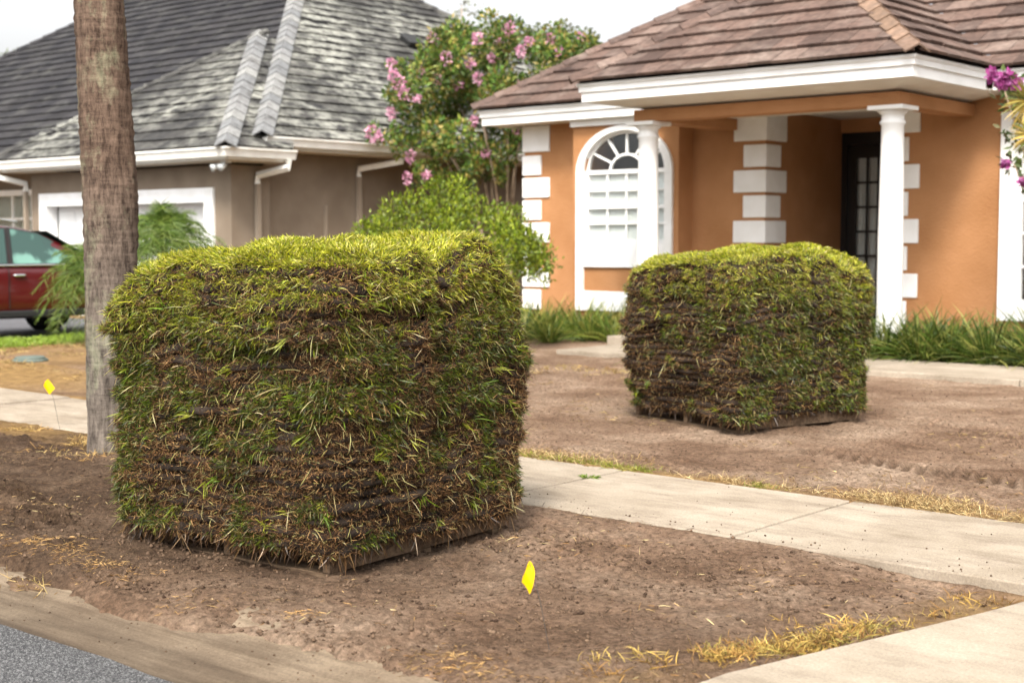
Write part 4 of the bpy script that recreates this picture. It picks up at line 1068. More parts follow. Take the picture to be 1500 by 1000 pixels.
    # brown thatch and runners
    n = n_thatch; x, y = face_pts(n); f = rng.uniform(.005, 1.0, n)
    bn = fbm(np.arctan2(y, x) * 3.1 - seed, f * 8.5, None, 4, seed + 14); bare = bn > .64 + .12 * f
    kp = ~bare | (rng.uniform(size=n) < .35); x, y, f, bn = x[kp], y[kp], f[kp], bn[kp]; n = len(x)
    P, N0 = place(x, y, f, rng.uniform(-.002, .02, n)); T0 = nrm(np.cross(UP, N0))
    D = nrm(N0 * rng.normal(.45, .4, (n, 1)) + UP * rng.normal(-.1, .7, (n, 1)) + T0 * rng.normal(0, .9, (n, 1)))
    L = rng.uniform(.008, .030, n); W = rng.uniform(.0014, .0034, n) * wscale
    hue = fbm(np.arctan2(y, x) * 5 + 3, f * 11, None, 3, seed + 40)[:, None]
    col = pick(BROWN, n, .3) * (.55 + .9 * hue); pl = rng.uniform(size=n) < .06; col[pl] = pick(PALE, pl.sum()) * .85
    thatch = strand_mesh('thatch', P, D, L, W, rng.normal(0, .5, (n, 3)), col, M['straw'])
    o = link('thatch', thatch, rt, local=True); o['kind'] = 'stuff'
    # long pale stolons hanging out
    n = n_side // 160; x, y = face_pts(n); f = rng.uniform(.03, 1, n); P, N0 = place(x, y, f, np.full(n, .0)); T0 = nrm(np.cross(UP, N0))
    D = nrm(N0 * rng.uniform(.2, .8, (n, 1)) + UP * rng.normal(-.2, .6, (n, 1)) + T0 * rng.normal(0, .9, (n, 1)))
    sets.append((P, D, rng.uniform(.03, .08, n), rng.uniform(.0018, .0036, n) * wscale, np.stack([rng.normal(0, .3, n), rng.normal(0, .3, n), -rng.uniform(.1, .6, n)], 1), pick(PALE, n), pick(PALE, n) * .7))
    # roots hanging under the lowest course
    n = n_side // 45; x, y = face_pts(n); P, N0 = place(x, y, np.full(n, .004), rng.uniform(.0, .09, n)); P[:, 2] += rng.uniform(0, .05, n)
    D = nrm(np.array([0, 0, -1.0]) + rng.normal(0, .45, (n, 3)) + N0 * .25)
    sets.append((P, D, rng.uniform(.03, .085, n), rng.uniform(.002, .005, n) * wscale, rng.normal(0, .3, (n, 3)), pick(BROWN, n) * .7, pick(BROWN, n) * .4))
    # tight turf on the crown, spilling over the rim
    n = n_top; r_ = np.sqrt(rng.uniform(0, 1, n)) ; th = rng.uniform(0, 2 * np.pi, n)
    u = np.stack([np.cos(th), np.sin(th)], 1); q = (np.abs(u[:, 0]) ** p + np.abs(u[:, 1]) ** p) ** (1 / p)
    x = u[:, 0] / q * r_ * hx; y = u[:, 1] / q * r_ * hy
    s_ = shape(np.ones(n)) + offs(th, np.ones(n) * .98) / hx; X, Y = x * s_, y * s_
    P = np.stack([X, Y, warp(X, Y, np.ones(n)) - .012], 1)
    lean = fbm(X * 3.5 + 9, Y * 3.5, None, 3, seed + 3) * 6.28 * 1.5
    out = np.stack([u[:, 0], u[:, 1], np.zeros(n)], 1) * (r_[:, None] ** 5)
    D = nrm(UP * .9 + np.stack([np.cos(lean), np.sin(lean), np.zeros(n)], 1) * .55 + out * .9 + rng.normal(0, .38, (n, 3)))
    L = rng.uniform(.022, .05, n); W = rng.uniform(.0024, .005, n) * wscale
    bend = np.stack([rng.normal(0, .2, n), rng.normal(0, .2, n), -rng.uniform(.05, .55, n)], 1)
    patch = fbm(X * 5, Y * 5, None, 3, seed + 6)
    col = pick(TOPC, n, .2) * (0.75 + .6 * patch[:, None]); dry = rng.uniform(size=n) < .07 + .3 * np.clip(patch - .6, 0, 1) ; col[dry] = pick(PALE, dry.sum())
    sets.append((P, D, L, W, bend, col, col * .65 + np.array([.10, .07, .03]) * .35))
    cat = [np.concatenate([np.atleast_1d(s[i]) for s in sets]) for i in range(7)]
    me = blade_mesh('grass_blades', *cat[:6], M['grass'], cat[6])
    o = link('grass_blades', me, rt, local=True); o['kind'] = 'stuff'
    # pallet
    pal = thing('wooden_pallet', plabel, 'pallet', (cx, cy, 0), 'pallets under the sod', rz)
    px, py = hx * .86, hy * .86
    for i in range(7):
        y0 = -py + i * (2 * py - .11) / 6
        MB().box(-px, px, y0, y0 + .11, .100, .122).build('deck_board', M['wood'], pal, bevel=.003, local=True)
    for x0 in (-px, -.02, px - .04): MB().box(x0, x0 + .04, -py, py, .018, .0985).build('stringer', M['wood'], pal, bevel=.003, local=True)
    for y0 in (-py, -.05, py - .1): MB().box(-px, px, y0, y0 + .1, -.006, .0165).build('bottom_board', M['wood'], pal, bevel=.003, local=True)
    return rt
pile(NEAR_PILE[:2], NEAR_PILE[2], .715, .715, 1.395, 'large shaggy stack of green sod on a pallet beside the palm trunk', 'wooden pallet under the sod stack beside the palm trunk', 210000, 215000, 62000, 1.0, 4, tilt=.02, cleft=.09, bias=(-.01, -.03))
pile(FAR_PILE[:2], FAR_PILE[2], .69, .72, 1.315, 'stack of green sod on a pallet in front of the porch', 'wooden pallet under the sod stack in front of the porch', 110000, 95000, 34000, 1.25, 17, comb=.9, cleft=.17, bias=(-.07, .07))

# ------------------------------------------------------------------ ground cover and litter (nobody could count it)
def surf(x, y): return ground_z(x, y)
def tuft_field(name, pts, nb, Lr, Wr, cols, lean, label, cat, mat='straw', spread=.03, flat=.0, zoff=-.004):
    """tufts of blades at pts (n,2)."""
    n = len(pts); nb_ = rng.integers(nb[0], nb[1], n); ii = np.repeat(np.arange(n), nb_); m = len(ii)
    xy = pts[ii] + rng.normal(0, spread, (m, 2)); z = surf(xy[:, 0], xy[:, 1]) + zoff
    D = rng.normal(0, lean, (m, 3)); D[:, 2] = np.abs(rng.normal(.7, .35, m)) * (1 - flat) + .05
    tc = pick(cols, n, .2); col = tc[ii] * (1 + rng.normal(0, .2, (m, 1))).clip(.5, 1.6)
    bend = rng.normal(0, .3, (m, 3)); bend[:, 2] = -rng.uniform(.1, .6, m)
    me = blade_mesh(name, np.stack([xy[:, 0], xy[:, 1], z], 1), D, rng.uniform(*Lr, m), rng.uniform(*Wr, m), bend, col, M[mat], col * .7)
    return tag(link(name, me), label, cat, kind='stuff')
STRAW = [(.33, .225, .09), (.42, .31, .135), (.25, .15, .06), (.36, .27, .10), (.18, .105, .045)]
# dead grass along the far edge of the sidewalk
n = 4200; x = rng.uniform(-9.6, -1.9, n); y = WALK1 + .0 + np.abs(rng.normal(0, .15, n)); d = fbm(x * 1.6, y * 1.6, None, 3, 81); k = rng.uniform(size=n) < np.clip((d - .3) * 2.6, .06, 1)
tuft_field('dead_grass', np.stack([x, y], 1)[k], (7, 16), (.02, .095), (.0018, .004), [(.40, .29, .13), (.48, .37, .19), (.30, .19, .085), (.20, .12, .055)], .9, 'straw coloured dead grass fringing the yard side of the sidewalk', 'dead grass')
# a greener stretch of it
n = 190; x = rng.uniform(-5.95, -4.0, n); y = WALK1 + .02 + np.abs(rng.normal(0, .045, n)); k = fbm(x * 2.2, y, None, 3, 83) > .46
tuft_field('green_grass_fringe', np.stack([x, y], 1)[k], (8, 18), (.025, .07), (.0026, .0048), [(.17, .2, .02), (.23, .25, .03), (.33, .29, .07)], .8, 'patchy green grass surviving along the sidewalk edge', 'grass', mat='grass')
# dead grass along the driveway apron
n = 300; y = rng.uniform(3.5, 5.35, n); x = -2.42 + (y - 3.84) * .26 - .05 - np.abs(rng.normal(0, .10, n)) - .25 * np.exp(-((y - 3.6) / .3) ** 2) * rng.uniform(0, 1, n)
k = rng.uniform(size=n) < .10 + .9 * (np.abs(y - 4.3) < .36)
tuft_field('dead_grass', np.stack([x, y], 1)[k], (12, 30), (.03, .085), (.0022, .0045), [(.36, .23, .06), (.42, .30, .09), (.27, .15, .045), (.30, .25, .07), (.2, .11, .04)], .7, 'golden dead grass along the driveway apron', 'dead grass')
# kerb side litter of dry grass and tufts near the trunk
n = 330; x = rng.uniform(-9.5, -6.2, n); y = 5.55 - np.abs(rng.normal(0, .28, n)); k = fbm(x * 2, y * 2, None, 3, 85) > .47
tuft_field('dead_grass', np.stack([x, y], 1)[k], (9, 22), (.03, .09), (.0025, .005), [(.42, .28, .10), (.5, .36, .15), (.3, .18, .07)], .8, 'dry grass tufts about the foot of the palm trunk', 'dead grass')
n = 2600; x = rng.uniform(-17.2, -7.4, n); y = rng.uniform(6.9, 12.5, n); k = (fbm(x * 1.1, y * 1.1, None, 4, 86) + .25 * sstep(-12, -15.5, x)) > .56
tuft_field('dead_grass', np.stack([x, y], 1)[k], (8, 16), (.03, .09), (.004, .007), STRAW, .8, 'orange brown dead lawn between palm trunk and neighbour lawn', 'dead grass')
n = 16000; x = rng.uniform(-18.4, -16.6, n); y = rng.uniform(5.5, 14.0, n); k = rng.uniform(size=n) < 1 - .98 * sstep(-17.35, -16.9, x + (fbm(y * .9, y * 0, None, 3, 87) - .5) * .5)
tuft_field('lawn_grass', np.stack([x, y], 1)[k], (3, 5), (.05, .09), (.006, .010), [(.16, .25, .02), (.21, .31, .03), (.25, .33, .05)], .5, 'strip of green lawn beside the neighbour driveway', 'grass', mat='grass')
# sparse wisps all over the yard
n = 4200; x = rng.uniform(-9, -1.8, n); y = rng.uniform(6.9, 12.8, n); k = fbm(x * 1.2, y * 1.2, None, 4, 88) > .52
tuft_field('straw_wisps', np.stack([x, y], 1)[k], (2, 8), (.03, .085), (.0034, .006), STRAW, 1.2, 'loose wisps of straw scattered over the scraped yard', 'straw', spread=.06, flat=.75)
n = 3000; x = rng.uniform(-8.6, -2.3, n); y = rng.uniform(3.2, 5.6, n); k = (fbm(x * 1.7, y * 1.7, None, 4, 89) > .52)
tuft_field('straw_wisps', np.stack([x, y], 1)[k], (3, 9), (.02, .06), (.002, .004), [(.36, .22, .09), (.46, .31, .14), (.24, .13, .05), (.5, .4, .2)], 1.3, 'loose wisps of straw scattered over the verge dirt', 'straw', spread=.05, flat=.8)
# drift of dry clippings where dirt meets the gutter
n = 420; x = rng.uniform(-6.6, -2.5, n); y = 3.28 + rng.normal(0, .07, n) + (fbm(x * 1.6, 0 * x, None, 3, 33) - .5) * .22; 
tuft_field('straw_drift', np.stack([x, y], 1)[fbm(x * 2, y * 2, None, 3, 90) > .45], (5, 14), (.012, .035), (.0015, .003), [(.36, .21, .08), (.45, .29, .12), (.2, .11, .05)], 1.3, 'drift of dry clippings along the gutter edge', 'straw', spread=.03, flat=.8, zoff=.006)

def lumps(name, xy, r, label, mat='clod', zfun=surf):
    n = len(xy); z = zfun(xy[:, 0], xy[:, 1]); base = np.array([(1, 0, 0), (0, 1, 0), (-1, 0, 0), (0, -1, 0), (0, 0, 1), (0, 0, -1.0)])
    V = base[None] * r[:, None, None] * rng.uniform(.55, 1.3, (n, 6, 1)) * np.array([1, 1, .75]); a = rng.uniform(0, 6.28, n); c, s = np.cos(a)[:, None], np.sin(a)[:, None]
    X = V[..., 0] * c - V[..., 1] * s; Y = V[..., 0] * s + V[..., 1] * c
    V = np.stack([X + xy[:, :1], Y + xy[:, 1:], V[..., 2] + (z + r * .25)[:, None]], -1).reshape(-1, 3)
    f = np.array([(0, 1, 4), (1, 2, 4), (2, 3, 4), (3, 0, 4), (1, 0, 5), (2, 1, 5), (3, 2, 5), (0, 3, 5)]); loops = (np.arange(n)[:, None, None] * 6 + f[None]).ravel()
    me = fill_mesh(name, V, loops, np.arange(8 * n) * 3, np.full(8 * n, 3), np.ones((6 * n, 3)) * .1, M[mat])
    me.polygons.foreach_set('use_smooth', np.ones(8 * n, bool))
    return tag(link(name, me), label, 'dirt', kind='stuff')
n = 42000; x = rng.uniform(-8.6, -2.15, n); y = rng.uniform(3.15, 5.6, n); k = rng.uniform(size=n) < np.clip((fbm(x * 1.8, y * 1.8, None, 4, 91) - .3) * 2, .1, 1)
xy = np.stack([x, y], 1)[k]; lumps('dirt_crumbs', xy, .002 + .012 * rng.uniform(size=len(xy)) ** 4, 'small dirt crumbs strewn over the verge')
n = 16000; x = rng.uniform(-9.5, -1.8, n); y = rng.uniform(6.9, 12.5, n); xy = np.stack([x, y], 1)
lumps('dirt_crumbs', xy, .0025 + .0075 * rng.uniform(size=n) ** 6, 'small dirt crumbs strewn over the yard')
def flat_z(x, y): return np.interp(y, [2.8, 2.95, 3.1, 3.25, 3.38, 3.5], [-.068, -.058, -.034, -.006, .006, .006])
n = 1500; x = rng.uniform(-7, -2.3, n); y = 2.75 + .65 * rng.uniform(size=n) ** .6
lumps('gutter_grit', np.stack([x, y], 1), .0015 + .005 * rng.uniform(size=n) ** 5, 'fine grit and crumbs on the gutter', zfun=flat_z)
n = 500; x = rng.uniform(-7, -2.0, n); y = np.where(rng.uniform(size=n) < .7, WALK0 + np.abs(rng.normal(0, .12, n)), rng.uniform(WALK0, WALK1, n))
lumps('sidewalk_grit', np.stack([x, y], 1), .0015 + .006 * rng.uniform(size=n) ** 4, 'dirt crumbs kicked on to the sidewalk', zfun=lambda x, y: np.full_like(x, .0235))
n = 9000; x = rng.uniform(-8.6, -2.2, n); y = rng.uniform(3.2, 5.7, n); k = fbm(x * 2.4, y * 2.4, None, 4, 95) > .46; x, y = x[k], y[k]; n = len(x)
P = np.stack([x, y, surf(x, y) + .004], 1); D = rng.normal(0, 1, (n, 3)); D[:, 2] = np.abs(rng.normal(0, .25, n))
tag(link('root_bits', strand_mesh('root_bits', P, D, rng.uniform(.012, .05, n), rng.uniform(.0012, .003, n), rng.normal(0, .3, (n, 3)) * np.array([1, 1, .2]), pick([(.05, .028, .016), (.09, .05, .028), (.16, .10, .055), (.03, .02, .013)], n), M['straw'])), 'broken brown roots and dead stems littering the verge', 'roots', kind='stuff')
# one clump of dirt lying in the gutter
cl = thing('sod_clump', 'dark clump of torn sod lying in the gutter', 'sod clump', (-5.35, 3.06, -.04))
m_ = MB(); n_ = 22
for lv, (sc, zz) in enumerate(((1, -.01), (.95, .025), (.5, .05))):
    for i in range(n_):
        a = 6.283 * i / n_; w = 1 + .35 * math.sin(3 * a + lv) + .2 * math.sin(7 * a + 2 * lv); m_.v.append((.11 * sc * w * math.cos(a), .035 * sc * w * math.sin(a), .6 * zz + .006 * math.sin(5 * a)))
for lv in (0, 1):
    for i in range(n_): a, b = lv * n_ + i, lv * n_ + (i + 1) % n_; m_.f.append((a, b, b + n_, a + n_))
m_.f.append(tuple(range(2 * n_, 3 * n_))); m_.build('soil', M['clod'], cl, smooth=True, local=True)
n = 90; P = np.stack([rng.normal(.05, .09, n), rng.normal(0, .035, n), np.full(n, .02)], 1)
o = link('dry_blades', blade_mesh('dry_blades', P, rng.normal(0, 1, (n, 3)) * np.array([1, 1, .4]), rng.uniform(.02, .07, n), np.full(n, .003), rng.normal(0, .3, (n, 3)), pick(STRAW, n), M['straw']), cl, local=True); o['kind'] = 'stuff'
# small weeds
def weed(x, y, z, s, label, cols=((.14, .22, .02), (.2, .27, .03), (.1, .16, .02)), nb=60):
    n = nb; th = rng.uniform(0, 6.28, n); r_ = np.sqrt(rng.uniform(size=n)) * s * .6; P = np.stack([r_ * np.cos(th), r_ * np.sin(th) * .7, np.zeros(n)], 1)
    D = np.stack([np.cos(th), np.sin(th), rng.uniform(.2, 1.3, n)], 1)
    o = link('weed_tuft', blade_mesh('weed_tuft', P, D, rng.uniform(.3, 1, n) * s * .6, np.full(n, .0055), np.array([[0, 0, -.4]]) * np.ones((n, 1)), pick(cols, n), M['grass']))
    o.location = (x, y, z); tag(o, label, 'weed')
weed(-5.02, 6.45, .022, .085, 'flat green weed growing from the sidewalk joint', nb=80)
weed(-7.75, 5.62, .01, .09, 'thin dry weed stalk at the sidewalk edge by the palm trunk', ((.12, .07, .04), (.2, .12, .06)), 26)

# ------------------------------------------------------------------ palm trunk
def trunk_center(z): 
    return np.array([-8.14, 5.30, 0]) + RGT * np.interp(z, [0, .6, 1.6, 3.0, 4.5, 7.2], [.0, .02, .045, -.01, -.10, -.24]) + np.array([0, 0, z])
pt = thing('palm_tree', 'ringed grey brown palm trunk with lichen standing behind the large sod stack', 'palm tree', (-8.14, 5.30, 0))
m_ = MB(); nseg, nr = 230, 40; rr = np.random.default_rng(5)
for i in range(nseg + 1):
    z = -.1 + 7.3 * i / nseg; c = trunk_center(max(0, z)); r0 = np.interp(z, [-.1, .0, .15, .9, 1.7, 2.4, 3.4, 7.2], [.152, .147, .138, .158, .176, .168, .150, .13])
    ringf = .004 * math.sin(z * 2 * math.pi / .052) * min(1, max(.2, (z - .3) / 1.2))
    for k in range(nr):
        a = 2 * math.pi * k / nr
        nz = (float(vnoise(np.array([a * 5.0]), np.array([z * 2.2]), None, 7)[0]) - .5) * .014 + (float(vnoise(np.array([a * 12.7]), np.array([z * 22]), None, 9)[0]) - .5) * .009
        m_.v.append((c[0] + (r0 + ringf + nz) * math.cos(a), c[1] + (r0 + ringf + nz) * math.sin(a), z))
for i in range(nseg):
    for k in range(nr): a, b = i * nr + k, i * nr + (k + 1) % nr; m_.f.append((a, b, b + nr, a + nr))
m_.build('trunk', M['bark'], pt, smooth=True)
def frond(base, az, el, ln, nl, lw, ll, droop, cols, stiff=.25, scat=.08):
    """pinnate frond: returns blade arrays plus rachis points."""
    h = np.array([math.cos(az), math.sin(az), 0]); t = np.linspace(0, 1, 14)
    pts = np.array(base)[None] + h[None] * (ln * t * math.cos(el))[:, None] + np.array([0, 0, 1.])[None] * (ln * (t * math.sin(el) - droop * t * t))[:, None]
    s = np.linspace(.14, .99, nl); q = np.stack([np.interp(s, t, pts[:, i]) for i in range(3)], 1); dr = nrm(np.stack([np.interp(s, t, np.gradient(pts[:, i])) for i in range(3)], 1))
    side = nrm(np.cross(dr, np.array([0, 0, 1.]))); P = np.concatenate([q, q]); sg = np.concatenate([side, -side]); d2 = np.concatenate([dr, dr])
    L = ll * np.concatenate([np.sin(np.pi * (s * .85 + .12)) ** .6] * 2) * rng.uniform(.8, 1.1, 2 * nl)
    D = nrm(sg * .85 + d2 * .6 + np.array([0, 0, .15]) + rng.normal(0, scat, (2 * nl, 3)))
    return pts, (P, D, L, np.full(2 * nl, lw), np.array([[0, 0, -stiff]]) * rng.uniform(.6, 1.4, (2 * nl, 1)), pick(cols, 2 * nl, .15))
def palm_crown(parent, base, n, ln, nl, lw, ll, cols, els, droop, azs=None, rachis_r=.012, local=False, stiff=.25, scat=.08):
    sets, mb = [], MB()
    for i in range(n):
        az = i * 2.39996 + rng.normal(0, .15) if azs is None else azs[i]
        pts, b = frond(base, az, R(els[0] + (els[1] - els[0]) * (i / max(1, n - 1)) + rng.normal(0, 6)), ln * rng.uniform(.85, 1.1), nl, lw, ll, droop * rng.uniform(.7, 1.3), cols, stiff, scat)
        sets.append(b); mb.tube(pts, list(np.linspace(rachis_r, rachis_r * .25, 14)), 5)
    cat = [np.concatenate([s[i] for s in sets]) for i in range(6)]
    o = link('crown', blade_mesh('crown', *cat, M['leaf']), parent, local); mb.build('frond_stems', simple('frond_stem', (.16, .2, .06), .6), parent, local=local)
    return o
c = trunk_center(7.15)
palm_crown(pt, c, 18, 2.6, 46, .035, .6, [(.06, .1, .02), (.08, .13, .03)], (75, -10), .55, rachis_r=.03)

# ------------------------------------------------------------------ shrubs, trees, flowers
def crown_leaves(clumps, per, Lr, Wr, cols, shell=.75, up=.35, seed=0):
    Ps, Ds, Ns, Cs = [], [], [], []
    for (c, r, tone) in clumps:
        n = max(6, int(per * (r / clumps[0][1]) ** 2)); d = rdir(n); rad = np.cbrt(rng.uniform(shell ** 3, 1, n)) * rng.uniform(.85, 1.12, n)
        Ps.append(np.array(c) + d * rad[:, None] * np.array(r) ); Ds.append(nrm(d + rng.normal(0, .6, (n, 3)) + np.array([0, 0, up])))
        Ns.append(rdir(n) + d); Cs.append(pick(cols, n, .22) * tone)
    P, D, N, C = [np.concatenate(q) for q in (Ps, Ds, Ns, Cs)]
    return P, D, N, rng.uniform(*Lr, len(P)), rng.uniform(*Wr, len(P)), C
def world_at(px, dist, z): # photo column at a depth along the view axis, ground height z
    r_ = (px - 750) / 2083.0; p = FWD * dist + RGT * r_ * dist; return np.array([p[0], p[1], z])

# rounded clipped shrub before the left corner of the orange house
sc_ = world_at(650, 18.0, 0)
sh = thing('rounded_shrub', 'dome shaped bright green clipped shrub before the corner of the orange house', 'shrub', tuple(sc_))
cl = []
for i in range(230):
    d = rdir(1)[0]; d[2] = abs(d[2])
    bump_ = 1 + .34 * (vnoise(np.array([d[0] * 3 + 5]), np.array([d[1] * 3]), np.array([d[2] * 3]), 3)[0] - .5)
    p = np.array([0, 0, .98]) + RGT * d[0] * 1.18 * bump_ + FWD * d[1] * 1.0 * bump_ + np.array([0, 0, d[2] * .94 * bump_])
    cl.append((sc_ + p, rng.uniform(.10, .19), rng.uniform(.6, 1.2)))
for i in range(60):   # straggling skirt on the house side
    t = rng.uniform(); p = RGT * (.8 + .50 * t + rng.normal(0, .06)) + FWD * rng.normal(.0, .35) + np.array([0, 0, 1.42 - .30 * t + rng.normal(0, .11)])
    cl.append((sc_ + p, rng.uniform(.09, .15), rng.uniform(.6, 1.2)))
for i in range(40):
    a = rng.uniform(0, 6.28); p = RGT * math.cos(a) * 1.0 + FWD * math.sin(a) * .85 + np.array([0, 0, rng.uniform(.98, 1.15)]); cl.append((sc_ + p, rng.uniform(.12, .18), rng.uniform(.6, 1.2)))
link('crown', leaf_mesh('crown', *crown_leaves(cl, 62, (.045, .085), (.020, .034), [(.13, .19, .010), (.185, .245, .014), (.08, .12, .010), (.25, .29, .02)], .35, .9), M['leaf']), sh)
m_ = MB()
for i in range(14):
    a = i * .45; tip = sc_ + RGT * math.cos(a) * .95 + FWD * math.sin(a) * .8 + np.array([0, 0, rng.uniform(.9, 1.5)]); b = sc_ + RGT * .06 * math.cos(a) + FWD * .06 * math.sin(a)
    m_.tube([b, (b + tip) / 2 + np.array([0, 0, .12]), tip], [.035, .022, .008], 6)
m_.build('branches', M['stem'], sh)

def flower_head(c, r, n, cols):
    d = rdir(n); P = np.array(c) + d * np.array([r * .75, r * .75, r]) * np.cbrt(rng.uniform(.2, 1, n))[:, None]
    return P, nrm(d + rng.normal(0, .8, (n, 3))), rdir(n), rng.uniform(.05, .085, n), rng.uniform(.045, .07, n), pick(cols, n, .15)
def myrtle(name, label, base, limbs, clumps, flowers, leafc, flowc, per=150):
    t = thing(name, label, 'tree', tuple(base))
    mb = MB()
    for pts, r0, r1 in limbs: mb.tube(pts, list(np.linspace(r0, r1, len(pts))), 7)
    mb.build('trunk', M['stem'], t, smooth=True)
    link('crown', leaf_mesh('crown', *crown_leaves(clumps, per, (.065, .12), (.038, .06), leafc, .35, .2), M['leaf']), t)
    fs = [flower_head(c, r, n, flowc) for c, r, n in flowers]
    for f_ in fs: link('flower_cluster', leaf_mesh('flower_cluster', *f_, M['petal']), t)
    return t
def pxz(px, py, dist): return world_at(px, dist, CAMZ + (350 - py) / 2083 * dist)
B = world_at(742, 25.0, 0)
fl_px = [(585, 125, 13), (578, 112, 9), (593, 140, 11), (548, 198, 13), (556, 205, 9), (655, 90, 11), (618, 112, 9), (636, 62, 9), (731, 72, 10), (700, 62, 9), (762, 80, 8), (672, 128, 8), (700, 118, 8), (603, 230, 9), (598, 262, 9),
         (625, 258, 7), (745, 47, 11), (760, 130, 8), (732, 133, 7), (641, 120, 7), (575, 168, 9), (695, 180, 7), (712, 225, 8), (757, 193, 8), (775, 65, 7), (806, 63, 8), (575, 97, 8), (690, 96, 7), (612, 148, 6), (722, 88, 7), (850, 58, 6), (820, 80, 6)]
cl = []; limbs = []
for (px, py, rr_) in [(640, 75, 26), (690, 70, 28), (740, 62, 30), (790, 75, 26), (830, 85, 22), (600, 130, 22), (650, 130, 30), (700, 125, 32), (755, 125, 30), (800, 115, 24), (620, 175, 26), (670, 180, 32), (720, 180, 32), (760, 185, 24),
                      (575, 195, 16), (605, 215, 22), (650, 225, 26), (700, 230, 26), (745, 225, 20), (640, 262, 12), (680, 258, 16), (590, 100, 13), (850, 70, 16), (585, 150, 16), (560, 205, 11), (862, 78, 15), (845, 95, 16), (815, 62, 20), (735, 258, 13), (620, 250, 14), (655, 98, 20), (715, 95, 24)]:
    for j in range(7):
        dd = 25.0 + rng.normal(0, .75); q = pxz(px + rng.normal(0, rr_ * .55), py + rng.normal(0, rr_ * .5), dd)
        cl.append((q, rr_ / 2083 * 25 * rng.uniform(.42, .75), rng.uniform(.65, 1.2) * 1.08))
cl.sort(key=lambda q: -q[1])
for (px, py) in [(640, 80), (690, 75), (745, 65), (800, 80), (600, 140), (565, 200), (830, 85), (650, 230), (760, 180), (700, 150)]:
    tip = pxz(px, py, 25 + rng.normal(0, .5)); b = B + RGT * rng.normal(0, .1) + FWD * rng.normal(0, .1); mid = b * .45 + tip * .55; mid[2] = tip[2] * .62; mid[:2] = b[:2] * .62 + tip[:2] * .38
    limbs.append(([b, b * .8 + mid * .2 + np.array([0, 0, .3]), mid, tip], .055, .008))
fl = [(pxz(px, py, 24.2 + rng.uniform(-.3, .2)), r_ * .85 / 2083 * 24.5, int(20 + 2 * r_)) for px, py, r_ in fl_px]
myrtle('crape_myrtle', 'crape myrtle tree with pale pink flower clusters between the two houses', B, limbs, cl, fl, [(.07, .135, .02), (.11, .18, .028), (.05, .095, .018), (.18, .21, .035), (.28, .22, .06)], [(.66, .34, .46), (.74, .46, .58), (.58, .26, .40)], 290)
# second myrtle at the right wing, magenta
B = world_at(1565, 15.6, 0); cl = []; limbs = []
for (px, py, rr_) in [(1470, 130, 22), (1500, 150, 30), (1485, 190, 22), (1480, 240, 16), (1510, 215, 30), (1500, 270, 16), (1545, 170, 45), (1560, 250, 45), (1590, 200, 50), (1600, 130, 40)]:
    for j in range(6): cl.append((pxz(px + rng.normal(0, rr_ * .5), py + rng.normal(0, rr_ * .45), 15.6 + rng.normal(0, .3)), rr_ / 2083 * 15.6 * rng.uniform(.3, .6), rng.uniform(.6, 1.1)))
cl.sort(key=lambda q: -q[1])
for (px, py) in [(1455, 110), (1472, 160), (1480, 240), (1530, 120), (1600, 130)]:
    tip = pxz(px, py, 15.6); limbs.append(([B, B * .6 + tip * .4 + np.array([0, 0, .5]), tip], .04, .006))
fl = [(pxz(px, py, 15.3), r_ / 2083 * 15.3, 40) for px, py, r_ in [(1445, 113, 6), (1453, 120, 7), (1466, 114, 6), (1474, 122, 5), (1460, 128, 5), (1483, 128, 4), (1468, 243, 2), (1495, 268, 3), (1520, 140, 9)]]
myrtle('crape_myrtle', 'crape myrtle with magenta flowers at the eave of the right wing', B, limbs, cl, fl, [(.06, .10, .025), (.09, .13, .03), (.12, .11, .05)], [(.40, .09, .28), (.5, .2, .42), (.32, .06, .22)], 70)
# fan palm behind the right edge
fpz = world_at(1548, 14.3, 0); fpm = thing('fan_palm', 'fan palm with yellowing stiff fronds before the right wing window', 'palm tree', tuple(fpz))
MB().tube([fpz, fpz + np.array([0, 0, 1.2]), pxz(1552, 215, 14.3)], [.1, .085, .08], 10).build('trunk', M['stem'], fpm, smooth=True)
sets = []; stems = MB()
for (hx_, hy_, az0, n_, ln_) in [(1500, 150, 190, 34, .30), (1506, 200, 200, 30, .30), (1560, 140, 90, 26, .5), (1590, 200, 0, 26, .5), (1545, 240, 240, 20, .4)]:
    hub = pxz(hx_, hy_, 14.3 + rng.normal(0, .1)); stems.tube([pxz(1552, 215, 14.3), hub], [.014, .01], 5)
    ang = np.radians(np.linspace(az0 - 95, az0 + 95, n_)); D = np.cos(ang)[:, None] * RGT + np.sin(ang)[:, None] * np.array([0, 0, 1.]) + FWD * rng.normal(-.25, .12, (n_, 1))
    sets.append((np.repeat(hub[None], n_, 0), D, np.full(n_, ln_) * rng.uniform(.85, 1.1, n_), np.full(n_, .024), np.array([[0, 0, -.15]]) * np.ones((n_, 1)), pick([(.30, .24, .05), (.22, .22, .05), (.38, .27, .07), (.14, .16, .04)], n_)))
cat_ = [np.concatenate([s[i] for s in sets]) for i in range(6)]
link('crown', blade_mesh('crown', *cat_, M['leaf']), fpm); stems.build('frond_stems', M['stem'], fpm)

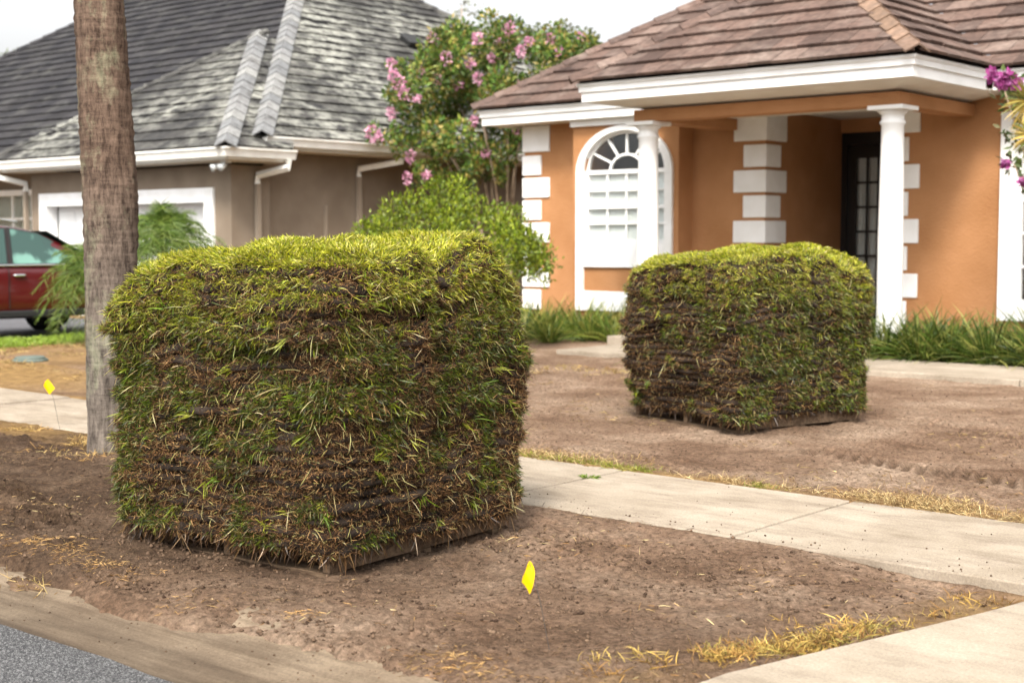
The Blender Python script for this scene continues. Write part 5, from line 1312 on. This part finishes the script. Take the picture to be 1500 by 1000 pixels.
# pygmy date palms by the garage
def pygmy(px, dist, hub_z, n, ln, label, els=(80, -5), nl=60, ll=.26):
    b = world_at(px, dist, 0); t = thing('pygmy_date_palm', label, 'palm', tuple(b), 'feathery palms by the garage')
    MB().tube([b, b + np.array([.02, .02, hub_z])], [.07, .06], 8).build('trunk', M['stem'], t, smooth=True)
    palm_crown(t, b + np.array([.02, .02, hub_z]), n, ln, nl, .0065, ll, [(.085, .15, .018), (.125, .20, .026), (.055, .105, .014), (.17, .22, .04)], els, .75, rachis_r=.006, stiff=.3, scat=.22)
pygmy(238, 19.6, 1.42, 115, 1.05, 'fine leaved feathery palm before the white garage door', (88, -30), 40, .26)
pygmy(130, 18.8, 1.05, 55, .72, 'fine leaved feathery palm drooping in front of the red car', (75, -50), 38, .26)
# low golden hedge before them
hc = world_at(262, 17.6, 0); hd = thing('golden_hedge', 'low yellow green clipped hedge in front of the feathery palm', 'hedge', tuple(hc)); cl = []
for i in range(150):
    d = rdir(1)[0]; d[2] = abs(d[2]); cl.append((hc + RGT * d[0] * .62 + FWD * d[1] * .6 + np.array([0, 0, .55 + d[2] * .56]), rng.uniform(.09, .13), rng.uniform(.85, 1.1)))
link('crown', leaf_mesh('crown', *crown_leaves(cl, 90, (.03, .05), (.015, .025), [(.28, .30, .03), (.34, .34, .04), (.2, .25, .02)], .5, .8), M['leaf']), hd)
m_ = MB()
for i in range(8): a = i * .785; m_.tube([hc + RGT * .05 * math.cos(a), hc + RGT * .6 * math.cos(a) + FWD * .45 * math.sin(a) + np.array([0, 0, .95])], [.02, .008], 5)
m_.build('branches', M['stem'], hd)

# trees beyond the roofs
def far_tree(px, py, dist, w, h, label, cols, per=120):
    top = pxz(px, py, dist); b = world_at(px, dist, 0); t = thing('far_tree', label, 'tree', tuple(b)); cl = []
    for i in range(46):
        d = rdir(1)[0] * rng.uniform(.2, 1) ** .5; cl.append((top - np.array([0, 0, h / 2]) + RGT * d[0] * w / 2 + FWD * d[1] * w / 2 + np.array([0, 0, d[2] * h / 2]), rng.uniform(.45, .8) * w / 6, rng.uniform(.6, 1.15)))
    cl.sort(key=lambda q: -q[1])
    link('crown', leaf_mesh('crown', *crown_leaves(cl, per, (.12, .22), (.07, .12), cols, .2, .1), M['leaf']), t)
    m_ = MB(); m_.tube([b, b + np.array([0, 0, top[2] * .5]), top - np.array([0, 0, h * .35])], [.22, .16, .06], 8)
    for i in range(7): q = cl[i * 5][0]; m_.tube([b + np.array([0, 0, top[2] * .45]), q], [.08, .02], 6)
    m_.build('trunk', M['stem'], t, smooth=True)
far_tree(815, 48, 42, 2.9, 2.6, 'olive green treetop rising beyond the orange roof', [(.09, .12, .025), (.13, .15, .035), (.18, .17, .05)])
far_tree(745, 42, 46, 3.0, 3.2, 'dark green treetop behind the pink flowering tree', [(.07, .10, .03), (.11, .13, .035)])
far_tree(680, 6, 52, 2.6, 3.4, 'thin pale treetop against the sky beyond the dark roof', [(.2, .22, .13), (.26, .27, .18)], 14)
far_tree(28, 72, 60, 3.4, 2.4, 'treetop peeping over the left end of the dark roof', [(.1, .13, .04), (.14, .17, .05)], 60)

# strap leaved border plants: one clump copied along the beds
def strap_clump(n=270, tone=(1, 1, 1)):
    t = thing('strap_leaf_clump', 'x', 'plant', (0, 0, 0), 'strap leaved clumps in the house border')
    a = rng.uniform(0, 6.28, n); r_ = rng.uniform(0, .10, n); el = rng.uniform(.45, 1.5, n)
    D = np.stack([np.cos(a) * np.cos(el), np.sin(a) * np.cos(el), np.sin(el)], 1)
    col = pick([(.05, .09, .012), (.075, .12, .016), (.12, .16, .025), (.04, .065, .012), (.24, .24, .06)], n, .2) * np.array(tone)
    L = rng.uniform(.32, .62, n)
    o = link('leaves', blade_mesh('leaves', np.stack([r_ * np.cos(a), r_ * np.sin(a), np.zeros(n) - .02], 1), D, L, rng.uniform(.007, .012, n), np.stack([np.cos(a) * .12, np.sin(a) * .12, -rng.uniform(.15, .65, n)], 1), col, M['leaf'], col * .8), t, local=True)
    return t
c0 = strap_clump(); c0b = strap_clump(); c0l = strap_clump(230, (1.4, 1.35, 1.2)); used = set()
spots = [(x, y, 'r') for x in np.arange(-7.05, -3.2, .36) for y in (15.15, 15.75)] + [(-6.9, 16.4, 'r'), (-6.2, 16.5, 'r'), (-7.75, 14.98, 'r'), (-7.4, 14.96, 'r'), (-7.58, 15.06, 'r'), (-7.15, 15.0, 'r')] + [(x, y, 'l') for x in np.arange(-13.9, -11.4, .38) for y in (15.55, 16.2)] + [(-12.9, 14.95, 'l'), (-12.2, 14.9, 'l'), (-13.5, 15.0, 'l')]
for i, (x, y, sd) in enumerate(spots):
    src = c0l if sd == 'l' else (c0, c0b)[i % 2]; row = 'front row beside the walkway' if y < 15.3 else 'row nearer the wall'; lab = 'green strap leaved clump under the right wing, ' + row if sd == 'r' else 'green strap leaved clump under the arched window, ' + ('outermost row' if y < 15.3 else 'middle row' if y < 16 else 'row against the wall')
    loc = (x + rng.normal(0, .07), y + rng.normal(0, .07), .02); s_ = rng.uniform(.75, 1.2) * (1.5 if sd == 'r' else 1.25)
    if src.name not in used: used.add(src.name); src.location = loc; src.scale = (s_,) * 3; src['label'] = lab; o = src
    else: o = copy_tree(src, loc, rng.uniform(0, 6.28), s_, lab)
    o['group'] = lab.replace('green strap leaved clump', 'strap leaved clumps')

# ------------------------------------------------------------------ marker flags, valve box
def flag(base, lean, diam, poly, label):
    t = thing('marker_flag', label, 'flag', tuple(base)); top = np.array(base) + np.array(lean)
    MB().tube([base - np.array([0, 0, .03]), base + np.array(lean) * .55 + RGT * .004, top], .0013, 6).build('wire', M['wire'], t)
    m_ = MB(); n = len(poly); fr_, bk = [], []
    for (u, w) in poly:
        off = .012 * math.sin(u * 70 + w * 30); q = top + RGT * u + np.array([0, 0, w]) + FWD * off; fr_.append(q); bk.append(q + FWD * .0012)
    m_.v = [tuple(q) for q in fr_ + bk]; m_.f = [tuple(range(n)), tuple(range(2 * n - 1, n - 1, -1))] + [(i, (i + 1) % n, n + (i + 1) % n, n + i) for i in range(n)]
    m_.build('pennant', M['yellow'], t)
# pennant outlines (metres, right/up from the wire tip)
fb_ = world_at(808, 4.79, 0); fb_[2] = float(ground_z(fb_[0:1], fb_[1:2])[0])
flag(fb_, RGT * (-.074) + np.array([0, 0, .305]), 0, [(0, .004), (.008, -.004), (.016, -.022), (.019, -.04), (.016, -.06), (.0115, -.084), (.004, -.107), (.0, -.112), (-.006, -.098), (-.014, -.084), (-.026, -.072), (-.022, -.05), (-.014, -.03), (-.008, -.01)], 'small drooping yellow marker flag in the verge dirt before the large sod stack')
fb_ = world_at(84, 10.25, 0); fb_[2] = float(ground_z(fb_[0:1], fb_[1:2])[0])
flag(fb_, RGT * (-.08) + np.array([0, 0, .37]), 0, [(.0, 0), (.022, -.035), (.044, -.07), (.02, -.1), (.008, -.114), (-.018, -.085), (-.04, -.05), (-.02, -.018)], 'diamond shaped yellow marker flag near the palm trunk and sidewalk')
vb = world_at(42, 16.2, 0); z0 = float(ground_z(vb[0:1], vb[1:2])[0]); vt = thing('valve_box', 'faded green round irrigation valve box lid in the dead lawn', 'valve box', (vb[0], vb[1], z0))
MB().lathe([(.20, -.08), (.20, .015), (.19, .028)], (0, 0, 0), 24).build('box_rim', M['lidgreen'], vt, local=True); MB().lathe([(.17, .02), (.17, .045), (.15, .055), (.05, .06)], (0, 0, 0), 24).build('lid', M['lidgreen'], vt, local=True)

# ------------------------------------------------------------------ red car on the neighbour drive (nose to the garage)
CAR = (-19.85, 11.0, -.055)
car = thing('red_car', 'dark red sport utility car parked on the driveway by the garage', 'car', CAR)
def loft(stations, smooth=True):
    """stations: (y, [(x,z) half profile from bottom centre to top centre]) mirrored."""
    mb = MB(); m = None
    for y, hp in stations:
        full = [(x, z) for x, z in hp] + [(-x, z) for x, z in hp[::-1]]
        m = len(full); mb.v += [(x, y, z) for x, z in full]
    for i in range(len(stations) - 1):
        for k in range(m): a, b = i * m + k, i * m + (k + 1) % m; mb.f.append((a, b, b + m, a + m))
    mb.f.append(tuple(range(m - 1, -1, -1))); mb.f.append(tuple(range((len(stations) - 1) * m, len(stations) * m)))
    return mb
def bodysec(w, zb, zbelt, ztop): return [(.05, zb), (w * .86, zb), (w * .95, zb + .1), (w * .985, zb + .22), (w, (zb + zbelt) * .52), (w * .985, zbelt - .08), (w * .95, zbelt), (w * .8, ztop - .01), (.05, ztop)]
bs = [(-2.35, bodysec(.80, .42, .95, .98)), (-2.28, bodysec(.87, .34, 1.02, 1.05)), (-1.9, bodysec(.92, .30, 1.06, 1.08)), (-1.0, bodysec(.935, .28, 1.07, 1.09)), (0.3, bodysec(.935, .27, 1.05, 1.07)), (1.0, bodysec(.935, .28, 1.03, 1.07)), (1.6, bodysec(.92, .29, .99, 1.07)), (2.05, bodysec(.88, .30, .90, .99)), (2.3, bodysec(.80, .34, .80, .88)), (2.42, bodysec(.68, .40, .70, .76))]
body = loft(bs).build('body', M['red'], car, smooth=True, local=True); sm = body.modifiers.new('s', 'SUBSURF'); sm.levels = 2; sm.render_levels = 2
def cabsec(wb, wt, zb, zt): return [(.05, zb), (wb, zb), (wb * .995, zb + .03), (wt + (wb - wt) * .45, zb + (zt - zb) * .55), (wt, zt - .07), (wt * .9, zt - .015), (.05, zt)]
cs = [(-2.2, cabsec(.80, .74, 1.03, 1.07)), (-2.05, cabsec(.84, .70, 1.03, 1.42)), (-1.75, cabsec(.87, .68, 1.03, 1.62)), (-1.0, cabsec(.88, .68, 1.03, 1.69)), (-.2, cabsec(.885, .68, 1.02, 1.69)), (.35, cabsec(.885, .67, 1.02, 1.61)), (.75, cabsec(.885, .70, 1.02, 1.42)), (1.1, cabsec(.88, .76, 1.02, 1.21)), (1.35, cabsec(.86, .8, 1.02, 1.07))]
cab = loft(cs).build('cabin', M['red'], car, smooth=True, local=True); sm = cab.modifiers.new('s', 'SUBSURF'); sm.levels = 2; sm.render_levels = 2
def cab_x(y, z):
    ys = [s[0] for s in cs]; i = max(0, min(len(ys) - 2, int(np.searchsorted(ys, y)) - 1)); t = (y - ys[i]) / (ys[i + 1] - ys[i])
    def at(sec): zz = [q[1] for q in sec[1:6]]; xx = [q[0] for q in sec[1:6]]; return np.interp(z, zz, xx)
    return (1 - t) * at(cs[i][1]) + t * at(cs[i + 1][1])
def side_pane(name, poly, mat, off, sgn):
    m_ = MB(); pts = []
    c_ = np.mean(np.array(poly), 0); n = len(poly)
    vs_ = [(sgn * (cab_x(y, z) + off), y, z) for y, z in poly]; cc = (sgn * (cab_x(*c_) + off), c_[0], c_[1])
    m_.v = vs_ + [cc]; m_.f = [((i + 1) % n, i, n) if sgn > 0 else (i, (i + 1) % n, n) for i in range(n)]
    return m_.build(name, mat, car, local=True)
gl_front = [(-.18, 1.10), (.3, 1.10), (.98, 1.10), (.9, 1.21), (.62, 1.40), (.32, 1.53), (-.12, 1.60)]
gl_rear = [(-1.25, 1.12), (-.28, 1.10), (-.22, 1.60), (-.6, 1.62), (-1.22, 1.59)]
gl_quart = [(-1.95, 1.15), (-1.38, 1.12), (-1.34, 1.58), (-1.75, 1.48)]
def grow(p, k): c = np.mean(p, 0); return [tuple(c + (np.array(q) - c) * k) for q in p]
tealg = simple('tinted_window', (.03, .07, .06), .05, (.15, .30, .25), 2.3, 3, 0, 60, .8, contrast=(.46, .56))
for sgn in (1, -1):
    for p in (gl_front, gl_rear, gl_quart):
        side_pane('window_seal', grow(p, 1.09), M['plastic'], .012, sgn); side_pane('side_window', p, tealg, .02, sgn)
    MB().tube([(sgn * (cab_x(y, 1.07) + .028), y, 1.075) for y in np.linspace(-1.9, 1.0, 14)], .016, 6).build('belt_trim', M['chrome'], car, local=True)
    MB().tube([(sgn * .6, y, z) for y, z in ((-1.6, 1.63), (-1.55, 1.73), (-.3, 1.75), (.05, 1.70))], .017, 6).build('roof_rail', M['chrome'], car, local=True)
    for y in (-.22, -1.28):
        MB().tube([(sgn * .945, y + d_, .93 + .01 * abs(d_)) for d_ in (-.0, .03, .1, .17, .2)], [.006, .022, .024, .022, .006], 8).build('door_handle', M['chrome'], car, local=True)
        MB().box(*sorted((sgn * .936, sgn * .942)), y - .07, y - .06, .45, 1.04).build('door_gap', M['plastic'], car, local=True)
    MB().box(*sorted((sgn * .90, sgn * .955)), -1.15, 1.0, .32, .42).build('sill_moulding', M['plastic'], car, bevel=.02, local=True)
    MB().lathe([(.02, -.12), (.09, -.08), (.11, .02), (.07, .09)], (sgn * 1.03, .78, 1.13), 12, 'X').build('wing_mirror', M['red'], car, smooth=True, local=True)
    hl = MB(); hl.lathe([(.03, -.10), (.10, -.06), (.11, .04), (.05, .1)], (sgn * .66, 2.18, .78), 14, 'X'); hl.build('headlight', M['lamp'], car, smooth=True, local=True)
    tl = MB(); tl.box(*sorted((sgn * .62, sgn * .86)), -2.36, -2.2, .85, 1.15); tl.build('tail_light', M['redlamp'], car, bevel=.03, local=True)
    for y in (-1.42, 1.42):
        ar = MB(); ar.lathe([(.42, 0), (.42, .03), (.36, .04)], (sgn * .925 - (.02 if sgn > 0 else .02), y, .36), 28, 'X'); ar.build('wheel_arch', M['plastic'], car, local=True)
        wx = sgn * .84
        wh = MB(); wh.lathe([(.22, -.115), (.33, -.115), (.355, -.09), (.36, 0), (.355, .09), (.33, .115), (.22, .115)], (wx, y, .36), 30, 'X'); whl = wh.build('wheel', M['black'], car, smooth=True, local=True)
        rm = MB(); rm.lathe([(.22, -.10), (.225, .10), (.20, .118), (.05, .125)], (wx, y, .36), 24, 'X'); rm.build('rim', M['rim'], whl, local=True)
MB().box(-.6, .6, 2.30, 2.44, .52, .70).build('grille', M['plastic'], car, bevel=.02, local=True)
ws = MB(); ws.add([(-.70, .47, 1.575), (.70, .47, 1.575), (.78, 1.27, 1.13), (-.78, 1.27, 1.13)], [(0, 1, 2, 3)]); ws.build('windscreen', tealg, car, local=True)
